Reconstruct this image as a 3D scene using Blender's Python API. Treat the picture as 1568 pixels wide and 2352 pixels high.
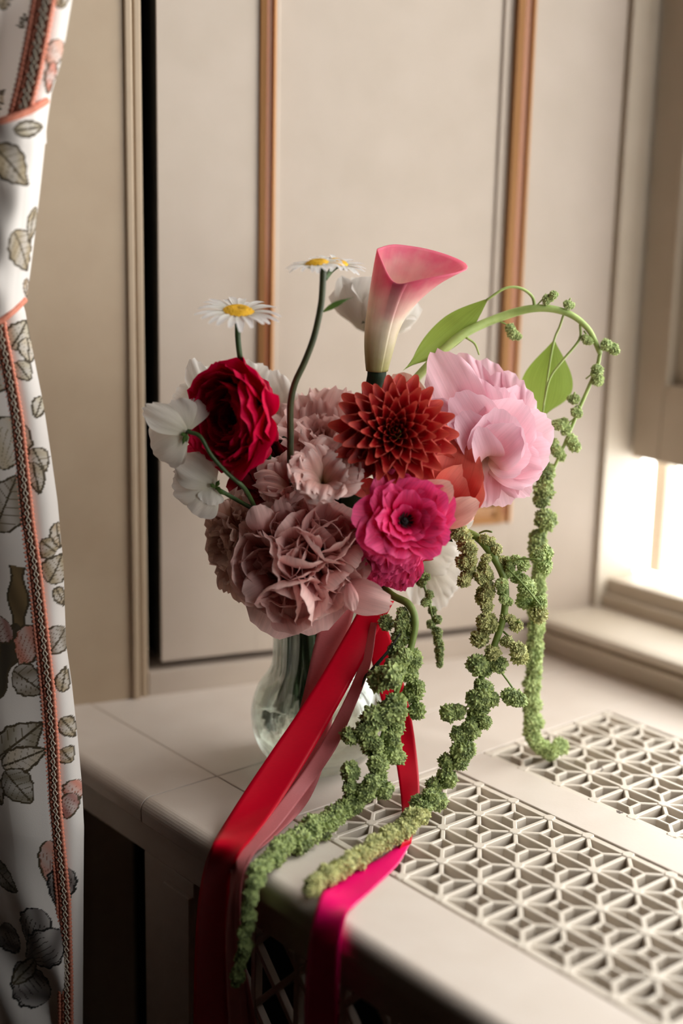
import bpy, math, random
import numpy as np
from mathutils import Vector, Matrix, Euler

for o in list(bpy.data.objects):
    bpy.data.objects.remove(o, do_unlink=True)
scene = bpy.context.scene
COL = scene.collection
random.seed(7)
rng = np.random.default_rng(7)

# ------------------------------------------------------------------ camera
FPX, CAMH, PITCH, ROLL = 3267.0, 0.42, math.atan(0.24), 0.022
Fv = np.array([0, math.cos(PITCH), -math.sin(PITCH)])
U0 = np.array([0, math.sin(PITCH), math.cos(PITCH)])
X0 = np.array([1.0, 0, 0])
Rv = math.cos(ROLL) * X0 + math.sin(ROLL) * U0
Uv = -math.sin(ROLL) * X0 + math.cos(ROLL) * U0
Cc = np.array([0, 0, CAMH])
cam_d = bpy.data.cameras.new('camera')
cam = bpy.data.objects.new('camera', cam_d)
COL.objects.link(cam)
cam_d.sensor_fit = 'VERTICAL'
cam_d.sensor_height = 36.0
cam_d.lens = FPX / 2352 * 36.0
cam_d.clip_start = 0.05
cam.matrix_world = Matrix(((Rv[0], Uv[0], -Fv[0], Cc[0]), (Rv[1], Uv[1], -Fv[1], Cc[1]),
                           (Rv[2], Uv[2], -Fv[2], Cc[2]), (0, 0, 0, 1)))
cam_d.dof.use_dof = True
cam_d.dof.focus_distance = 0.955
cam_d.dof.aperture_fstop = 2.4
scene.camera = cam

# ------------------------------------------------------------------ light: overcast sky through the window
SKY = 7.8
world = bpy.data.worlds.new('overcast_sky')
scene.world = world
world.use_nodes = True
wb = world.node_tree.nodes['Background']
wb.inputs['Color'].default_value = (1.0, 0.978, 0.95, 1)
wb.inputs['Strength'].default_value = SKY
vs = scene.view_settings
vs.view_transform = 'Standard'
vs.look = 'None'
vs.gamma = 1.0
vs.use_curve_mapping = False
vs.exposure = 0.0
cy = scene.cycles
cy.use_denoising = True
cy.max_bounces = 8
cy.use_adaptive_sampling = True
cy.adaptive_threshold = 0.06
cy.diffuse_bounces = 4
cy.glossy_bounces = 4
cy.transmission_bounces = 8
cy.transparent_max_bounces = 12
cy.sample_clamp_indirect = 6.0
cy.caustics_reflective = False

# bench axes: e1 runs along the window towards the camera, e2 runs from the room into the window
AE1 = math.radians(139.8)
E1 = np.array([math.sin(AE1), math.cos(AE1), 0])
E2 = np.array([-E1[1], E1[0], 0])
AW = math.radians(67.0)
W0 = np.array([-0.21, 1.071, 0.0])
EW = np.array([math.sin(AW), math.cos(AW), 0])
NW = np.array([math.cos(AW), -math.sin(AW), 0])
Zv = np.array([0, 0, 1.0])

def ray(x, y):
    return Fv + Rv * (x - 784) / FPX - Uv * (y - 1176) / FPX
def PY(x, y, Y):
    d = ray(x, y); return Cc + d * (Y / d[1])
def pix(P):
    v = np.asarray(P) - Cc
    w = v @ Fv
    return 784 + FPX * (v @ Rv) / w, 1176 - FPX * (v @ Uv) / w
def PZ(x, y, z=0.0):
    d = ray(x, y); return Cc + d * ((z - CAMH) / d[2])
def PB(x, y, b):
    d = ray(x, y); return Cc + d * ((b - Cc @ E2) / (d @ E2))
def AB(a, b, z=0.0):
    return E1 * a + E2 * b + Zv * z
def WS(s, off=0.0, z=0.0):
    return W0 + EW * s + NW * off + Zv * z

# daylight portals in the bay window and an added, unseen side window (they guide the sky light through the windows)
def portal(name, c, xdir, outward, w, h):
    ld = bpy.data.lights.new(name, 'AREA')
    ld.shape = 'RECTANGLE'
    ld.size, ld.size_y = w, h
    ld.cycles.is_portal = True
    lo = bpy.data.objects.new(name, ld)
    COL.objects.link(lo)
    z, x = Vector(outward), Vector(xdir)      # lamps shine along -Z, so Z points out of the window
    y = z.cross(x)
    lo.matrix_world = Matrix(((x[0], y[0], z[0], c[0]), (x[1], y[1], z[1], c[1]), (x[2], y[2], z[2], c[2]), (0, 0, 0, 1)))
portal('window_daylight', AB(-0.40, 1.02, 0.80), E1, E2, 0.84, 1.50)
portal('added_side_window_fill', AB(0.60, 0.745, 0.80), -E2, E1, 0.46, 1.50)

# ------------------------------------------------------------------ helpers
def lin(c):
    out = []
    for v in c:
        v = v / 255.0
        out.append(v / 12.92 if v <= 0.04045 else ((v + 0.055) / 1.055) ** 2.4)
    return tuple(out) + (1.0,)

def new_mat(name):
    m = bpy.data.materials.new(name)
    m.use_nodes = True
    nt = m.node_tree
    for n in list(nt.nodes):
        nt.nodes.remove(n)
    out = nt.nodes.new('ShaderNodeOutputMaterial')
    return m, nt, out

def N(nt, kind, **kw):
    n = nt.nodes.new(kind)
    for k, v in kw.items():
        setattr(n, k, v)
    return n

def ramp(nt, stops, interp='LINEAR'):
    r = N(nt, 'ShaderNodeValToRGB')
    r.color_ramp.interpolation = interp
    e = r.color_ramp.elements
    while len(e) > 1:
        e.remove(e[-1])
    e[0].position, e[0].color = stops[0]
    for p, c in stops[1:]:
        x = e.new(p); x.color = c
    return r

def mat_paint(name, c1, c2, rough=0.5, scale=60, bump=0.08, stretch=(1, 1, 1), speck=None):
    """painted or plain surface: two close tones broken up by noise, fine relief"""
    m, nt, out = new_mat(name)
    L = nt.links
    tc = N(nt, 'ShaderNodeTexCoord')
    mp = N(nt, 'ShaderNodeMapping'); mp.inputs['Scale'].default_value = stretch
    L.new(tc.outputs['Object'], mp.inputs['Vector'])
    n1 = N(nt, 'ShaderNodeTexNoise'); n1.inputs['Scale'].default_value = scale; n1.inputs['Detail'].default_value = 5
    L.new(mp.outputs[0], n1.inputs['Vector'])
    r = ramp(nt, [(0.3, lin(c1)), (0.7, lin(c2))])
    L.new(n1.outputs['Fac'], r.inputs['Fac'])
    col = r.outputs['Color']
    if speck:
        n2 = N(nt, 'ShaderNodeTexNoise'); n2.inputs['Scale'].default_value = 55; n2.inputs['Detail'].default_value = 8
        L.new(tc.outputs['Object'], n2.inputs['Vector'])
        r2 = ramp(nt, [(speck[1], (0, 0, 0, 1)), (speck[1] + 0.02, (1, 1, 1, 1))])
        L.new(n2.outputs['Fac'], r2.inputs['Fac'])
        mx = N(nt, 'ShaderNodeMixRGB'); mx.inputs['Color2'].default_value = lin(speck[0])
        L.new(r2.outputs['Color'], mx.inputs['Fac']); L.new(col, mx.inputs['Color1'])
        col = mx.outputs['Color']
    b = N(nt, 'ShaderNodeBsdfPrincipled')
    b.inputs['Roughness'].default_value = rough
    L.new(col, b.inputs['Base Color'])
    if bump:
        n3 = N(nt, 'ShaderNodeTexNoise'); n3.inputs['Scale'].default_value = 420; n3.inputs['Detail'].default_value = 3
        L.new(mp.outputs[0], n3.inputs['Vector'])
        bp = N(nt, 'ShaderNodeBump'); bp.inputs['Strength'].default_value = bump; bp.inputs['Distance'].default_value = 0.001
        L.new(n3.outputs['Fac'], bp.inputs['Height']); L.new(bp.outputs[0], b.inputs['Normal'])
    L.new(b.outputs[0], out.inputs[0])
    return m

def mat_petal(name, base, mid, tip, edge=None, trans=0.35, rough=0.6, vein=0.10, mpos=0.45, sheen=0.0, edgepos=0.75, tipblot=0.0):
    """petal colour runs from claw to tip along the UV; fine veins; light passes through"""
    m, nt, out = new_mat(name)
    L = nt.links
    uv = N(nt, 'ShaderNodeTexCoord')
    sp = N(nt, 'ShaderNodeSeparateXYZ')
    L.new(uv.outputs['UV'], sp.inputs[0])
    r = ramp(nt, [(0.0, lin(base)), (mpos, lin(mid)), (1.0, lin(tip))])
    # uneven growth: shift the ramp by noise
    nz = N(nt, 'ShaderNodeTexNoise'); nz.inputs['Scale'].default_value = 90; nz.inputs['Detail'].default_value = 3
    L.new(uv.outputs['Object'], nz.inputs['Vector'])
    ad = N(nt, 'ShaderNodeMath', operation='MULTIPLY_ADD')
    L.new(nz.outputs['Fac'], ad.inputs[0]); ad.inputs[1].default_value = 0.35
    sb = N(nt, 'ShaderNodeMath', operation='SUBTRACT'); sb.inputs[1].default_value = 0.175
    L.new(sp.outputs['Y'], ad.inputs[2]); L.new(ad.outputs[0], sb.inputs[0])
    L.new(sb.outputs[0], r.inputs['Fac'])
    col = r.outputs['Color']
    if edge:
        a = N(nt, 'ShaderNodeMath', operation='MULTIPLY_ADD'); a.inputs[1].default_value = 2; a.inputs[2].default_value = -1
        L.new(sp.outputs['X'], a.inputs[0])
        ab = N(nt, 'ShaderNodeMath', operation='ABSOLUTE'); L.new(a.outputs[0], ab.inputs[0])
        mxm = N(nt, 'ShaderNodeMath', operation='MAXIMUM'); L.new(ab.outputs[0], mxm.inputs[0])
        L.new(sp.outputs['Y'], mxm.inputs[1])
        er = ramp(nt, [(edgepos, (0, 0, 0, 1)), (1.0, (1, 1, 1, 1))])
        L.new(mxm.outputs[0], er.inputs['Fac'])
        mx = N(nt, 'ShaderNodeMixRGB'); mx.inputs['Color2'].default_value = lin(edge)
        L.new(er.outputs['Color'], mx.inputs['Fac']); L.new(col, mx.inputs['Color1'])
        col = mx.outputs['Color']
    mp = N(nt, 'ShaderNodeMapping'); mp.inputs['Scale'].default_value = (34, 1.6, 1)
    L.new(uv.outputs['UV'], mp.inputs['Vector'])
    vn = N(nt, 'ShaderNodeTexNoise'); vn.inputs['Scale'].default_value = 1.0; vn.inputs['Detail'].default_value = 4
    L.new(mp.outputs[0], vn.inputs['Vector'])
    vr = ramp(nt, [(0.3, (1 - 2 * vein,) * 3 + (1,)), (0.7, (1, 1, 1, 1))])
    L.new(vn.outputs['Fac'], vr.inputs['Fac'])
    ml = N(nt, 'ShaderNodeMixRGB', blend_type='MULTIPLY'); ml.inputs['Fac'].default_value = 1
    L.new(col, ml.inputs['Color1']); L.new(vr.outputs['Color'], ml.inputs['Color2'])
    col = ml.outputs['Color']
    b = N(nt, 'ShaderNodeBsdfPrincipled')
    b.inputs['Roughness'].default_value = rough
    b.inputs['Specular IOR Level'].default_value = 0.3
    b.inputs['Sheen Weight'].default_value = sheen
    L.new(col, b.inputs['Base Color'])
    bp = N(nt, 'ShaderNodeBump'); bp.inputs['Strength'].default_value = 0.25; bp.inputs['Distance'].default_value = 0.0006
    L.new(vn.outputs['Fac'], bp.inputs['Height']); L.new(bp.outputs[0], b.inputs['Normal'])
    t = N(nt, 'ShaderNodeBsdfTranslucent'); L.new(col, t.inputs['Color'])
    mix = N(nt, 'ShaderNodeMixShader'); mix.inputs['Fac'].default_value = trans
    L.new(b.outputs[0], mix.inputs[1]); L.new(t.outputs[0], mix.inputs[2])
    L.new(mix.outputs[0], out.inputs[0])
    return m

def mesh_obj(name, verts, faces, mat, parent=None, uv=None, smooth=True, local=False, color=None):
    """one mesh object; world-space vertices are kept in place under the parent unless local"""
    me = bpy.data.meshes.new(name)
    me.from_pydata([tuple(v) for v in np.asarray(verts, dtype=float)], [], [tuple(int(i) for i in f) for f in faces])
    if smooth:
        me.polygons.foreach_set('use_smooth', [True] * len(me.polygons))
    if uv is not None:
        ul = me.uv_layers.new(name='UVMap')
        li = np.zeros(len(me.loops), dtype=np.int32)
        me.loops.foreach_get('vertex_index', li)
        ul.data.foreach_set('uv', np.asarray(uv, dtype=np.float32)[li].ravel())
    if color is not None:
        at = me.color_attributes.new('print', 'FLOAT_COLOR', 'POINT')
        at.data.foreach_set('color', np.asarray(color, dtype=np.float32).ravel())
    if mat:
        me.materials.append(mat)
    o = bpy.data.objects.new(name, me)
    COL.objects.link(o)
    if parent is not None:
        o.parent = parent
        if not local:
            o.matrix_parent_inverse = PM[parent.name].inverted()
    return o

PM = {}
def thing(name, label, cat, loc=(0, 0, 0), zdir=None, group=None, roll=0.0, kind=None):
    o = bpy.data.objects.new(name, None)
    o.empty_display_size = 0.01
    COL.objects.link(o)
    m = Matrix.Translation(Vector(loc))
    if zdir is not None:
        q = Vector(zdir).normalized().to_track_quat('Z', 'Y')
        m = m @ q.to_matrix().to_4x4() @ Matrix.Rotation(roll, 4, 'Z')
    o.matrix_world = m
    PM[o.name] = m.copy()
    if label: o['label'] = label
    if cat: o['category'] = cat
    if group: o['group'] = group
    if kind: o['kind'] = kind
    return o

def tag(o, label, cat, group=None, kind=None):
    if label: o['label'] = label
    if cat: o['category'] = cat
    if group: o['group'] = group
    if kind: o['kind'] = kind
    return o

BOXF = [(0, 3, 2, 1), (4, 5, 6, 7), (0, 1, 5, 4), (1, 2, 6, 5), (2, 3, 7, 6), (3, 0, 4, 7)]
def box_uvw(fr, r0, r1, q0, q1, z0, z1):
    """box in a frame fr(r,q,z)"""
    return [fr(r0, q0, z0), fr(r1, q0, z0), fr(r1, q1, z0), fr(r0, q1, z0),
            fr(r0, q0, z1), fr(r1, q0, z1), fr(r1, q1, z1), fr(r0, q1, z1)]

def box(name, fr, r0, r1, q0, q1, z0, z1, mat, parent=None, bevel=0.0):
    o = mesh_obj(name, box_uvw(fr, r0, r1, q0, q1, z0, z1), BOXF, mat, parent, smooth=False)
    fix_normals(o)
    if bevel:
        add_bevel(o, bevel)
    return o

def fix_normals(o):
    import bmesh
    bm = bmesh.new(); bm.from_mesh(o.data)
    bmesh.ops.recalc_face_normals(bm, faces=bm.faces)
    bm.to_mesh(o.data); bm.free()

def add_bevel(o, w, seg=2):
    md = o.modifiers.new('bevel', 'BEVEL'); md.width = w; md.segments = seg; md.limit_method = 'ANGLE'
    o.data.polygons.foreach_set('use_smooth', [True] * len(o.data.polygons))
    md.harden_normals = True

def prism(name, poly, z0, z1, mat, parent=None, bevel=0.0):
    n = len(poly)
    v = [np.array([p[0], p[1], z0]) for p in poly] + [np.array([p[0], p[1], z1]) for p in poly]
    f = [tuple(range(n - 1, -1, -1)), tuple(range(n, 2 * n))] + [(i, (i + 1) % n, n + (i + 1) % n, n + i) for i in range(n)]
    o = mesh_obj(name, v, f, mat, parent, smooth=False)
    fix_normals(o)
    if bevel: add_bevel(o, bevel)
    return o

def extrude_profile(name, prof, fr, mat, parent=None):
    """prof: closed list of (q, t) points; fr(i, q, t) -> two ends i=0,1"""
    n = len(prof)
    v = [fr(0, q, t) for q, t in prof] + [fr(1, q, t) for q, t in prof]
    f = [tuple(range(n - 1, -1, -1)), tuple(range(n, 2 * n))] + [(i, (i + 1) % n, n + (i + 1) % n, n + i) for i in range(n)]
    o = mesh_obj(name, v, f, mat, parent, smooth=False)
    fix_normals(o)
    return o

def spline(pts, n):
    """centripetal-ish Catmull-Rom through pts, n samples, roughly even in chord length"""
    P = np.asarray(pts, dtype=float)
    k = len(P)
    if k == 2:
        t = np.linspace(0, 1, n)[:, None]
        return P[0] * (1 - t) + P[1] * t
    E = np.vstack([2 * P[0] - P[1], P, 2 * P[-1] - P[-2]])
    seg = np.linalg.norm(np.diff(P, axis=0)[:, :3], axis=1)
    cum = np.concatenate([[0], np.cumsum(seg)])
    t = np.linspace(0, cum[-1], n)
    i = np.clip(np.searchsorted(cum, t, side='right') - 1, 0, k - 2)
    u = ((t - cum[i]) / np.maximum(seg[i], 1e-9))[:, None]
    p0, p1, p2, p3 = E[i], E[i + 1], E[i + 2], E[i + 3]
    return 0.5 * ((2 * p1) + (-p0 + p2) * u + (2 * p0 - 5 * p1 + 4 * p2 - p3) * u ** 2 + (-p0 + 3 * p1 - 3 * p2 + p3) * u ** 3)

def frames(C):
    T = np.gradient(C, axis=0)
    T /= np.linalg.norm(T, axis=1)[:, None] + 1e-12
    up = np.array([0.31, 0.17, 0.93])
    A = []
    a = np.cross(T[0], up); a /= np.linalg.norm(a)
    for t in T:
        a = a - t * (a @ t); a /= np.linalg.norm(a) + 1e-12
        A.append(a.copy())
    A = np.array(A)
    return T, A, np.cross(T, A)

def tube_data(pts, rad, n=24, k=8, ridges=0.0):
    C = spline(pts, n)
    r = np.interp(np.linspace(0, 1, n), np.linspace(0, 1, len(np.atleast_1d(rad))), np.atleast_1d(rad)) if np.ndim(rad) else np.full(n, rad)
    T, A, B = frames(C)
    th = np.arange(k) / k * 2 * math.pi
    rr = r[:, None] * (1 + ridges * ((np.arange(k) % 2) * 2 - 1))[None, :]
    V = C[:, None, :] + rr[:, :, None] * (np.cos(th)[None, :, None] * A[:, None, :] + np.sin(th)[None, :, None] * B[:, None, :])
    V = V.reshape(-1, 3)
    F = []
    for i in range(n - 1):
        for j in range(k):
            j2 = (j + 1) % k
            F.append((i * k + j, i * k + j2, (i + 1) * k + j2, (i + 1) * k + j))
    F.append(tuple(range(k - 1, -1, -1)))
    F.append(tuple((n - 1) * k + j for j in range(k)))
    UV = np.stack([np.tile(np.arange(k) / k, n), np.repeat(np.linspace(0, 1, n), k)], 1)
    return V, F, UV

def tube(name, pts, rad, mat, parent=None, n=24, k=8, ridges=0.0):
    V, F, UV = tube_data(pts, rad, n, k, ridges)
    return mesh_obj(name, V, F, mat, parent, uv=UV)

def grid_faces(nv, nu):
    return [(i * nu + j, i * nu + j + 1, (i + 1) * nu + j + 1, (i + 1) * nu + j) for i in range(nv - 1) for j in range(nu - 1)]
GF = {}
def gfaces(nv, nu):
    if (nv, nu) not in GF: GF[(nv, nu)] = grid_faces(nv, nu)
    return GF[(nv, nu)]

def noise1(x, seed, octs=3):
    out = np.zeros_like(x)
    r = np.random.default_rng(int(seed) % 100003)
    for o in range(octs):
        f = 1.0 * 2 ** o
        out += np.sin(x * f * (2.1 + r.random()) + r.random() * 6.28) / (1.5 ** o)
    return out / 2.0

def petal_shape(nu, nv, W, L, vm=0.65, b0=0.25, pw=1.0, tap=0.15, r=0.28, e=2.2, frill=0.0, ffreq=9, seed=0, notch=0.0):
    """outline of a petal: returns u, v_eff, half-width arrays (nv, nu)"""
    u = np.linspace(-1, 1, nu)[None, :].repeat(nv, 0)
    v = np.linspace(0, 1, nv)[:, None].repeat(nu, 1)
    hw = b0 + (1 - b0) * np.sin(math.pi / 2 * np.minimum(1, v / vm)) ** pw
    hw = hw * (1 - tap * np.maximum(0, (v - vm) / (1 - vm)) ** 2)
    tip = 1 - r * np.abs(u) ** e - notch * np.exp(-(u / 0.18) ** 2)
    if frill:
        tip = tip + frill * noise1(u * ffreq, seed, 3)
    ve = v * (1 - (1 - tip) * v)
    return u, v, ve, hw * W / 2

def petal(parent, mat, L, W, a0, a1, phi=0.0, r0=0.0, z0=0.0, cup=0.8, cup1=None, k=1.0, ruf=0.0, rfreq=3.0, twist=0.0,
          seed=0, nu=9, nv=10, name='petal', curl=0.0, M4=None, **sh):
    """petal in the flower's own frame (axis +Z): grows from radius r0, height z0, leaning out from angle a0 to a1 (degrees)"""
    u, v, ve, hw = petal_shape(nu, nv, W, L, seed=seed, **sh)
    a0, a1 = math.radians(a0), math.radians(a1)
    m = 60
    tt = np.linspace(0, 1.25, m)
    aa = a0 + (a1 - a0) * np.minimum(tt, 1.2) ** k + math.radians(curl) * np.maximum(0, (tt - 0.7) / 0.3) ** 2
    dy = np.sin(aa) * L * (tt[1] - tt[0]); dz = np.cos(aa) * L * (tt[1] - tt[0])
    cy_ = np.concatenate([[0], np.cumsum(dy)[:-1]]); cz_ = np.concatenate([[0], np.cumsum(dz)[:-1]])
    py = np.interp(ve, tt, cy_); pz = np.interp(ve, tt, cz_); pa = np.interp(ve, tt, aa)
    if cup1 is None: cup1 = cup
    c = np.maximum(1e-3, np.abs(cup + (cup1 - cup) * v)) * np.sign(cup + (cup1 - cup) * v + 1e-9)
    x = hw * np.sin(c * u) / c
    nn = hw * (1 - np.cos(c * u)) / c
    if ruf:
        s = seed * 1.7
        nn = nn + ruf * L * v ** 1.6 * (0.35 + 0.65 * np.abs(u)) * np.sin(rfreq * math.pi * u + s) \
             + ruf * 0.6 * L * v ** 2 * noise1(u * rfreq * 2.3 + v * 1.5, seed + 5, 2)
    x = x + twist * L * v ** 2
    Y = r0 + py - np.cos(pa) * nn
    Z = z0 + pz + np.sin(pa) * nn
    cp, sp_ = math.cos(phi), math.sin(phi)
    V = np.stack([x * cp - Y * sp_, x * sp_ + Y * cp, Z], -1).reshape(-1, 3)
    if M4 is not None:
        V = V @ np.array(M4.to_3x3()).T + np.array(M4.translation)
    UV = np.stack([u * 0.5 + 0.5, v], -1).reshape(-1, 2)
    return mesh_obj(name, V, gfaces(nv, nu), mat, parent, uv=UV, local=True)

def blade(parent, mat, P0, P1, W, face=None, bow=0.1, cup=0.3, ruf=0.0, rfreq=3.0, curl=0.0, side=0.0, seed=0, nu=13, nv=16,
          name='petal', fold=0.0, **sh):
    """petal or leaf laid from base P0 to tip P1 in the world, its face turned towards `face`"""
    P0 = np.asarray(P0, float); P1 = np.asarray(P1, float)
    T = P1 - P0; L = np.linalg.norm(T); T = T / L
    f = np.array([0, -1, 0.25]) if face is None else np.asarray(face, float)
    Nn = f - T * (f @ T); Nn /= np.linalg.norm(Nn)
    X = np.cross(T, Nn)
    u, v, ve, hw = petal_shape(nu, nv, W, L, seed=seed, **sh)
    nn = bow * L * 4 * ve * (1 - ve) - cup * hw * u ** 2 + curl * L * v ** 3 + fold * hw * np.abs(u)
    if ruf:
        nn = nn + ruf * L * v ** 1.4 * (0.3 + 0.7 * np.abs(u)) * np.sin(rfreq * math.pi * u + seed * 1.7) \
             + ruf * 0.6 * L * v * noise1(u * rfreq * 2.3 + v * 2, seed + 5, 2)
    xx = u * hw + side * L * 4 * ve * (1 - ve)
    V = P0 + T * (ve * L)[..., None] + X * xx[..., None] + Nn * nn[..., None]
    UV = np.stack([u * 0.5 + 0.5, v], -1).reshape(-1, 2)
    return mesh_obj(name, V.reshape(-1, 3), gfaces(nv, nu), mat, parent, uv=UV)

# ================================================================== materials of the setting
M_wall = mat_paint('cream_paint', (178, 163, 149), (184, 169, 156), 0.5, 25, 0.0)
M_bench = mat_paint('bench_paint', (207, 194, 183), (212, 200, 190), 0.42, 30, 0.06)
M_grille = mat_paint('grille_paint', (208, 196, 182), (214, 203, 190), 0.42, 40, 0.12, speck=((70, 52, 40), 0.69))
M_wood = mat_paint('bare_wood', (168, 118, 74), (188, 140, 92), 0.4, 40, 0.15, stretch=(1, 1, 0.06))
M_woodd = mat_paint('dark_wood', (140, 82, 44), (160, 98, 56), 0.4, 40, 0.15, stretch=(1, 1, 0.06))
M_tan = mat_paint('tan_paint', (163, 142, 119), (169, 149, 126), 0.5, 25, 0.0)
M_room = mat_paint('room_wall_paper', (46, 40, 34), (52, 46, 39), 0.8, 8, 0.0)
M_floor = mat_paint('floor_boards', (52, 36, 26), (66, 46, 33), 0.4, 12, 0.0, stretch=(1, 8, 1))
M_dark = mat_paint('dark_iron_slot_shade', (26, 26, 24), (34, 33, 30), 0.7, 30, 0.0)  # radiator iron; also the painted shade in the shutter slot
M_sash = mat_paint('sash_paint', (190, 177, 160), (196, 183, 167), 0.5, 25, 0.05)

def struct(o):
    o['kind'] = 'structure'
    return o

FLZ, CEIL = -0.46, 1.95
# ---- room shell
struct(box('floor', AB, -3.2, 3.2, -4.0, 0.46, FLZ - 0.05, FLZ, M_floor))
struct(box('floor_bay', AB, -1.2, 0.64, 0.46, 1.06, FLZ - 0.05, FLZ, M_floor))
struct(box('ceiling', AB, -3.2, 3.2, -4.0, 0.46, CEIL, CEIL + 0.05, M_room))
struct(box('ceiling_bay', AB, -1.2, 0.64, 0.46, 1.06, CEIL, CEIL + 0.05, M_wall))
struct(box('wall_back', AB, -3.2, 3.2, -4.05, -4.0, FLZ, CEIL, M_room))
struct(box('wall_near', AB, 3.2, 3.25, -4.0, 0.46, FLZ, CEIL, M_room))
struct(box('wall_far', AB, -3.25, -3.2, -4.0, 1.1, FLZ, CEIL, M_room))

# ---- wall with the window: one structure, four pieces round the opening
OPA0, OPA1, OPZ0, OPZ1 = -0.807, 0.0, 0.056, 1.55
wr = struct(thing('wall_right', None, None, AB(-0.2, 1.0, FLZ)))
box('wall_piece', AB, -1.2, OPA0, 0.996, 1.043, FLZ, CEIL, M_wall, wr)
box('wall_piece', AB, OPA1, 0.64, 0.996, 1.06, FLZ, CEIL, M_wall, wr)
box('wall_piece', AB, OPA0, OPA1, 0.996, 1.06, FLZ, 0.034, M_wall, wr)
box('wall_piece', AB, OPA0, OPA1, 0.996, 1.06, OPZ1, CEIL, M_wall, wr)
# room wall either side of the bay
struct(box('wall_front', AB, 0.58, 3.2, 0.44, 0.49, FLZ, CEIL, M_room))
# side of the bay nearest the camera, with an unseen window added to light the flower fronts
wn = struct(thing('wall_side', None, None, AB(0.6, 0.74, FLZ)))
box('wall_piece', AB, 0.58, 0.64, 0.49, 0.996, FLZ, 0.06, M_wall, wn)
box('wall_piece', AB, 0.58, 0.64, 0.49, 0.996, 1.55, CEIL, M_wall, wn)
box('wall_piece', AB, 0.58, 0.64, 0.49, 0.52, 0.06, 1.55, M_wall, wn)
box('wall_piece', AB, 0.58, 0.64, 0.97, 0.996, 0.06, 1.55, M_wall, wn)
w2 = struct(thing('added_fill_window', None, None, AB(0.61, 0.74, 0.06)))

# ---- splayed reveal with the folded shutter
S_END = 0.492
wl = struct(thing('wall_left', None, None, WS(0.2, 0, 0)))
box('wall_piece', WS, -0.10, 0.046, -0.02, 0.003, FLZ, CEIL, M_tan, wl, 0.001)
box('wall_piece', WS, 0.036, S_END + 0.05, -0.16, -0.105, -0.46, CEIL, M_dark, wl)  # backing coloured dark, the slot's shade put into its colour
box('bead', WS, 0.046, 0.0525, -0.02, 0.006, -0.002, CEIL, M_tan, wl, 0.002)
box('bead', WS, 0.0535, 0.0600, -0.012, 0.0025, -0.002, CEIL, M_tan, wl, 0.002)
box('plinth', WS, 0.0600, S_END, -0.07, 0.002, -0.01, 0.020, M_wall, wl, 0.0012)
struct(box('wall_bay', AB, -3.2, -0.985, 0.44, 1.2, FLZ, CEIL, M_room))

sh = thing('window_shutter', 'tall cream folded shutter leaf with brown wooden panel moulding behind the bouquet', 'shutter', WS(0.27, 0, 0.026))
SZ0, SZ1 = 0.027, 1.9
box('stile', WS, 0.0718, 0.153, -0.035, 0.0, SZ0, SZ1, M_wall, sh, 0.0005)
box('slot_shade_strip', WS, 0.0712, 0.0722, -0.036, -0.0015, SZ0 + 0.002, SZ1, M_dark, sh)  # dark strip standing in for shade on the stile's side of the slot
box('stile', WS, 0.391, 0.4785, -0.035, 0.0, SZ0, SZ1, M_wall, sh, 0.0005)
box('bottom_rail', WS, 0.153, 0.391, -0.035, 0.0, SZ0, 0.121, M_wall, sh)
box('top_rail', WS, 0.153, 0.391, -0.035, 0.0, 1.80, SZ1, M_wall, sh)
box('panel', WS, 0.150, 0.394, -0.03, -0.006, 0.115, 1.81, M_wall, sh)
def mould(name, s0, s1, z0, z1, vert, flip=False):
    w = (s1 - s0) if vert else (z1 - z0)
    prof = [(0, -0.010), (0, 0.0025), (0.30 * w, 0.0045), (0.40 * w, 0.0005), (0.72 * w, 0.0005), (0.80 * w, 0.004), (w, 0.0015), (w, -0.010)]
    if flip: prof = [(w - q, t) for q, t in prof]
    if vert: fr = lambda i, q, t: WS(s0 + q, t, z0 if i == 0 else z1)
    else: fr = lambda i, q, t: WS(s0 if i == 0 else s1, t, z0 + q)
    return extrude_profile(name, prof, fr, M_wood, sh)
mould('moulding', 0.1525, 0.1655, 0.121, 1.80, True)
mould('moulding', 0.3735, 0.3905, 0.121, 1.80, True)
mould('moulding', 0.1655, 0.3735, 0.121, 0.136, False)
mould('moulding', 0.1655, 0.3735, 1.785, 1.80, False)
for q0, q1 in ((0.3790, 0.3858), (0.1577, 0.1620)):
    box('moulding_groove', WS, q0, q1, -0.004, 0.0012, 0.128, 1.79, M_woodd, sh)
# pale inner bead beside the brown moulding
box('bead', WS, 0.1655, 0.1700, -0.01, -0.002, 0.136, 1.785, M_wall, sh, 0.0012)
box('bead', WS, 0.3640, 0.3735, -0.01, -0.0035, 0.136, 1.785, M_wall, sh, 0.0012)

# ---- window: architrave, jamb, sill, sash
tr = struct(thing('trim_1', None, None, AB(-0.81, 0.985, 0.03)))
box('bead', WS, 0.4815, 0.4860, -0.04, 0.0005, 0.02, 1.8, M_wall, tr, 0.002)
box('bead', WS, 0.4885, 0.4925, -0.04, -0.003, 0.02, 1.8, M_wall, tr, 0.002)
box('jamb', AB, -0.845, -0.8065, 0.990, 1.045, 0.02, OPZ1, M_sash, tr, 0.002)
sill = struct(thing('window_1', None, None, AB(-0.2, 1.0, 0.03)))
prof = [(0.935, -0.01), (0.935, 0.012), (0.931, 0.014), (0.931, 0.019), (0.936, 0.021), (0.936, 0.0225), (0.929, 0.0245), (0.927, 0.028), (0.929, 0.0315), (0.936, 0.033), (1.0, 0.034), (1.0, -0.01)]
def sillfr(i, q, t):
    # left end runs into the splayed reveal
    if i == 1: return AB(0.575, q, t)
    return AB(-0.86, q, t)
extrude_profile('sill', prof, sillfr, M_sash, sill)
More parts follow.
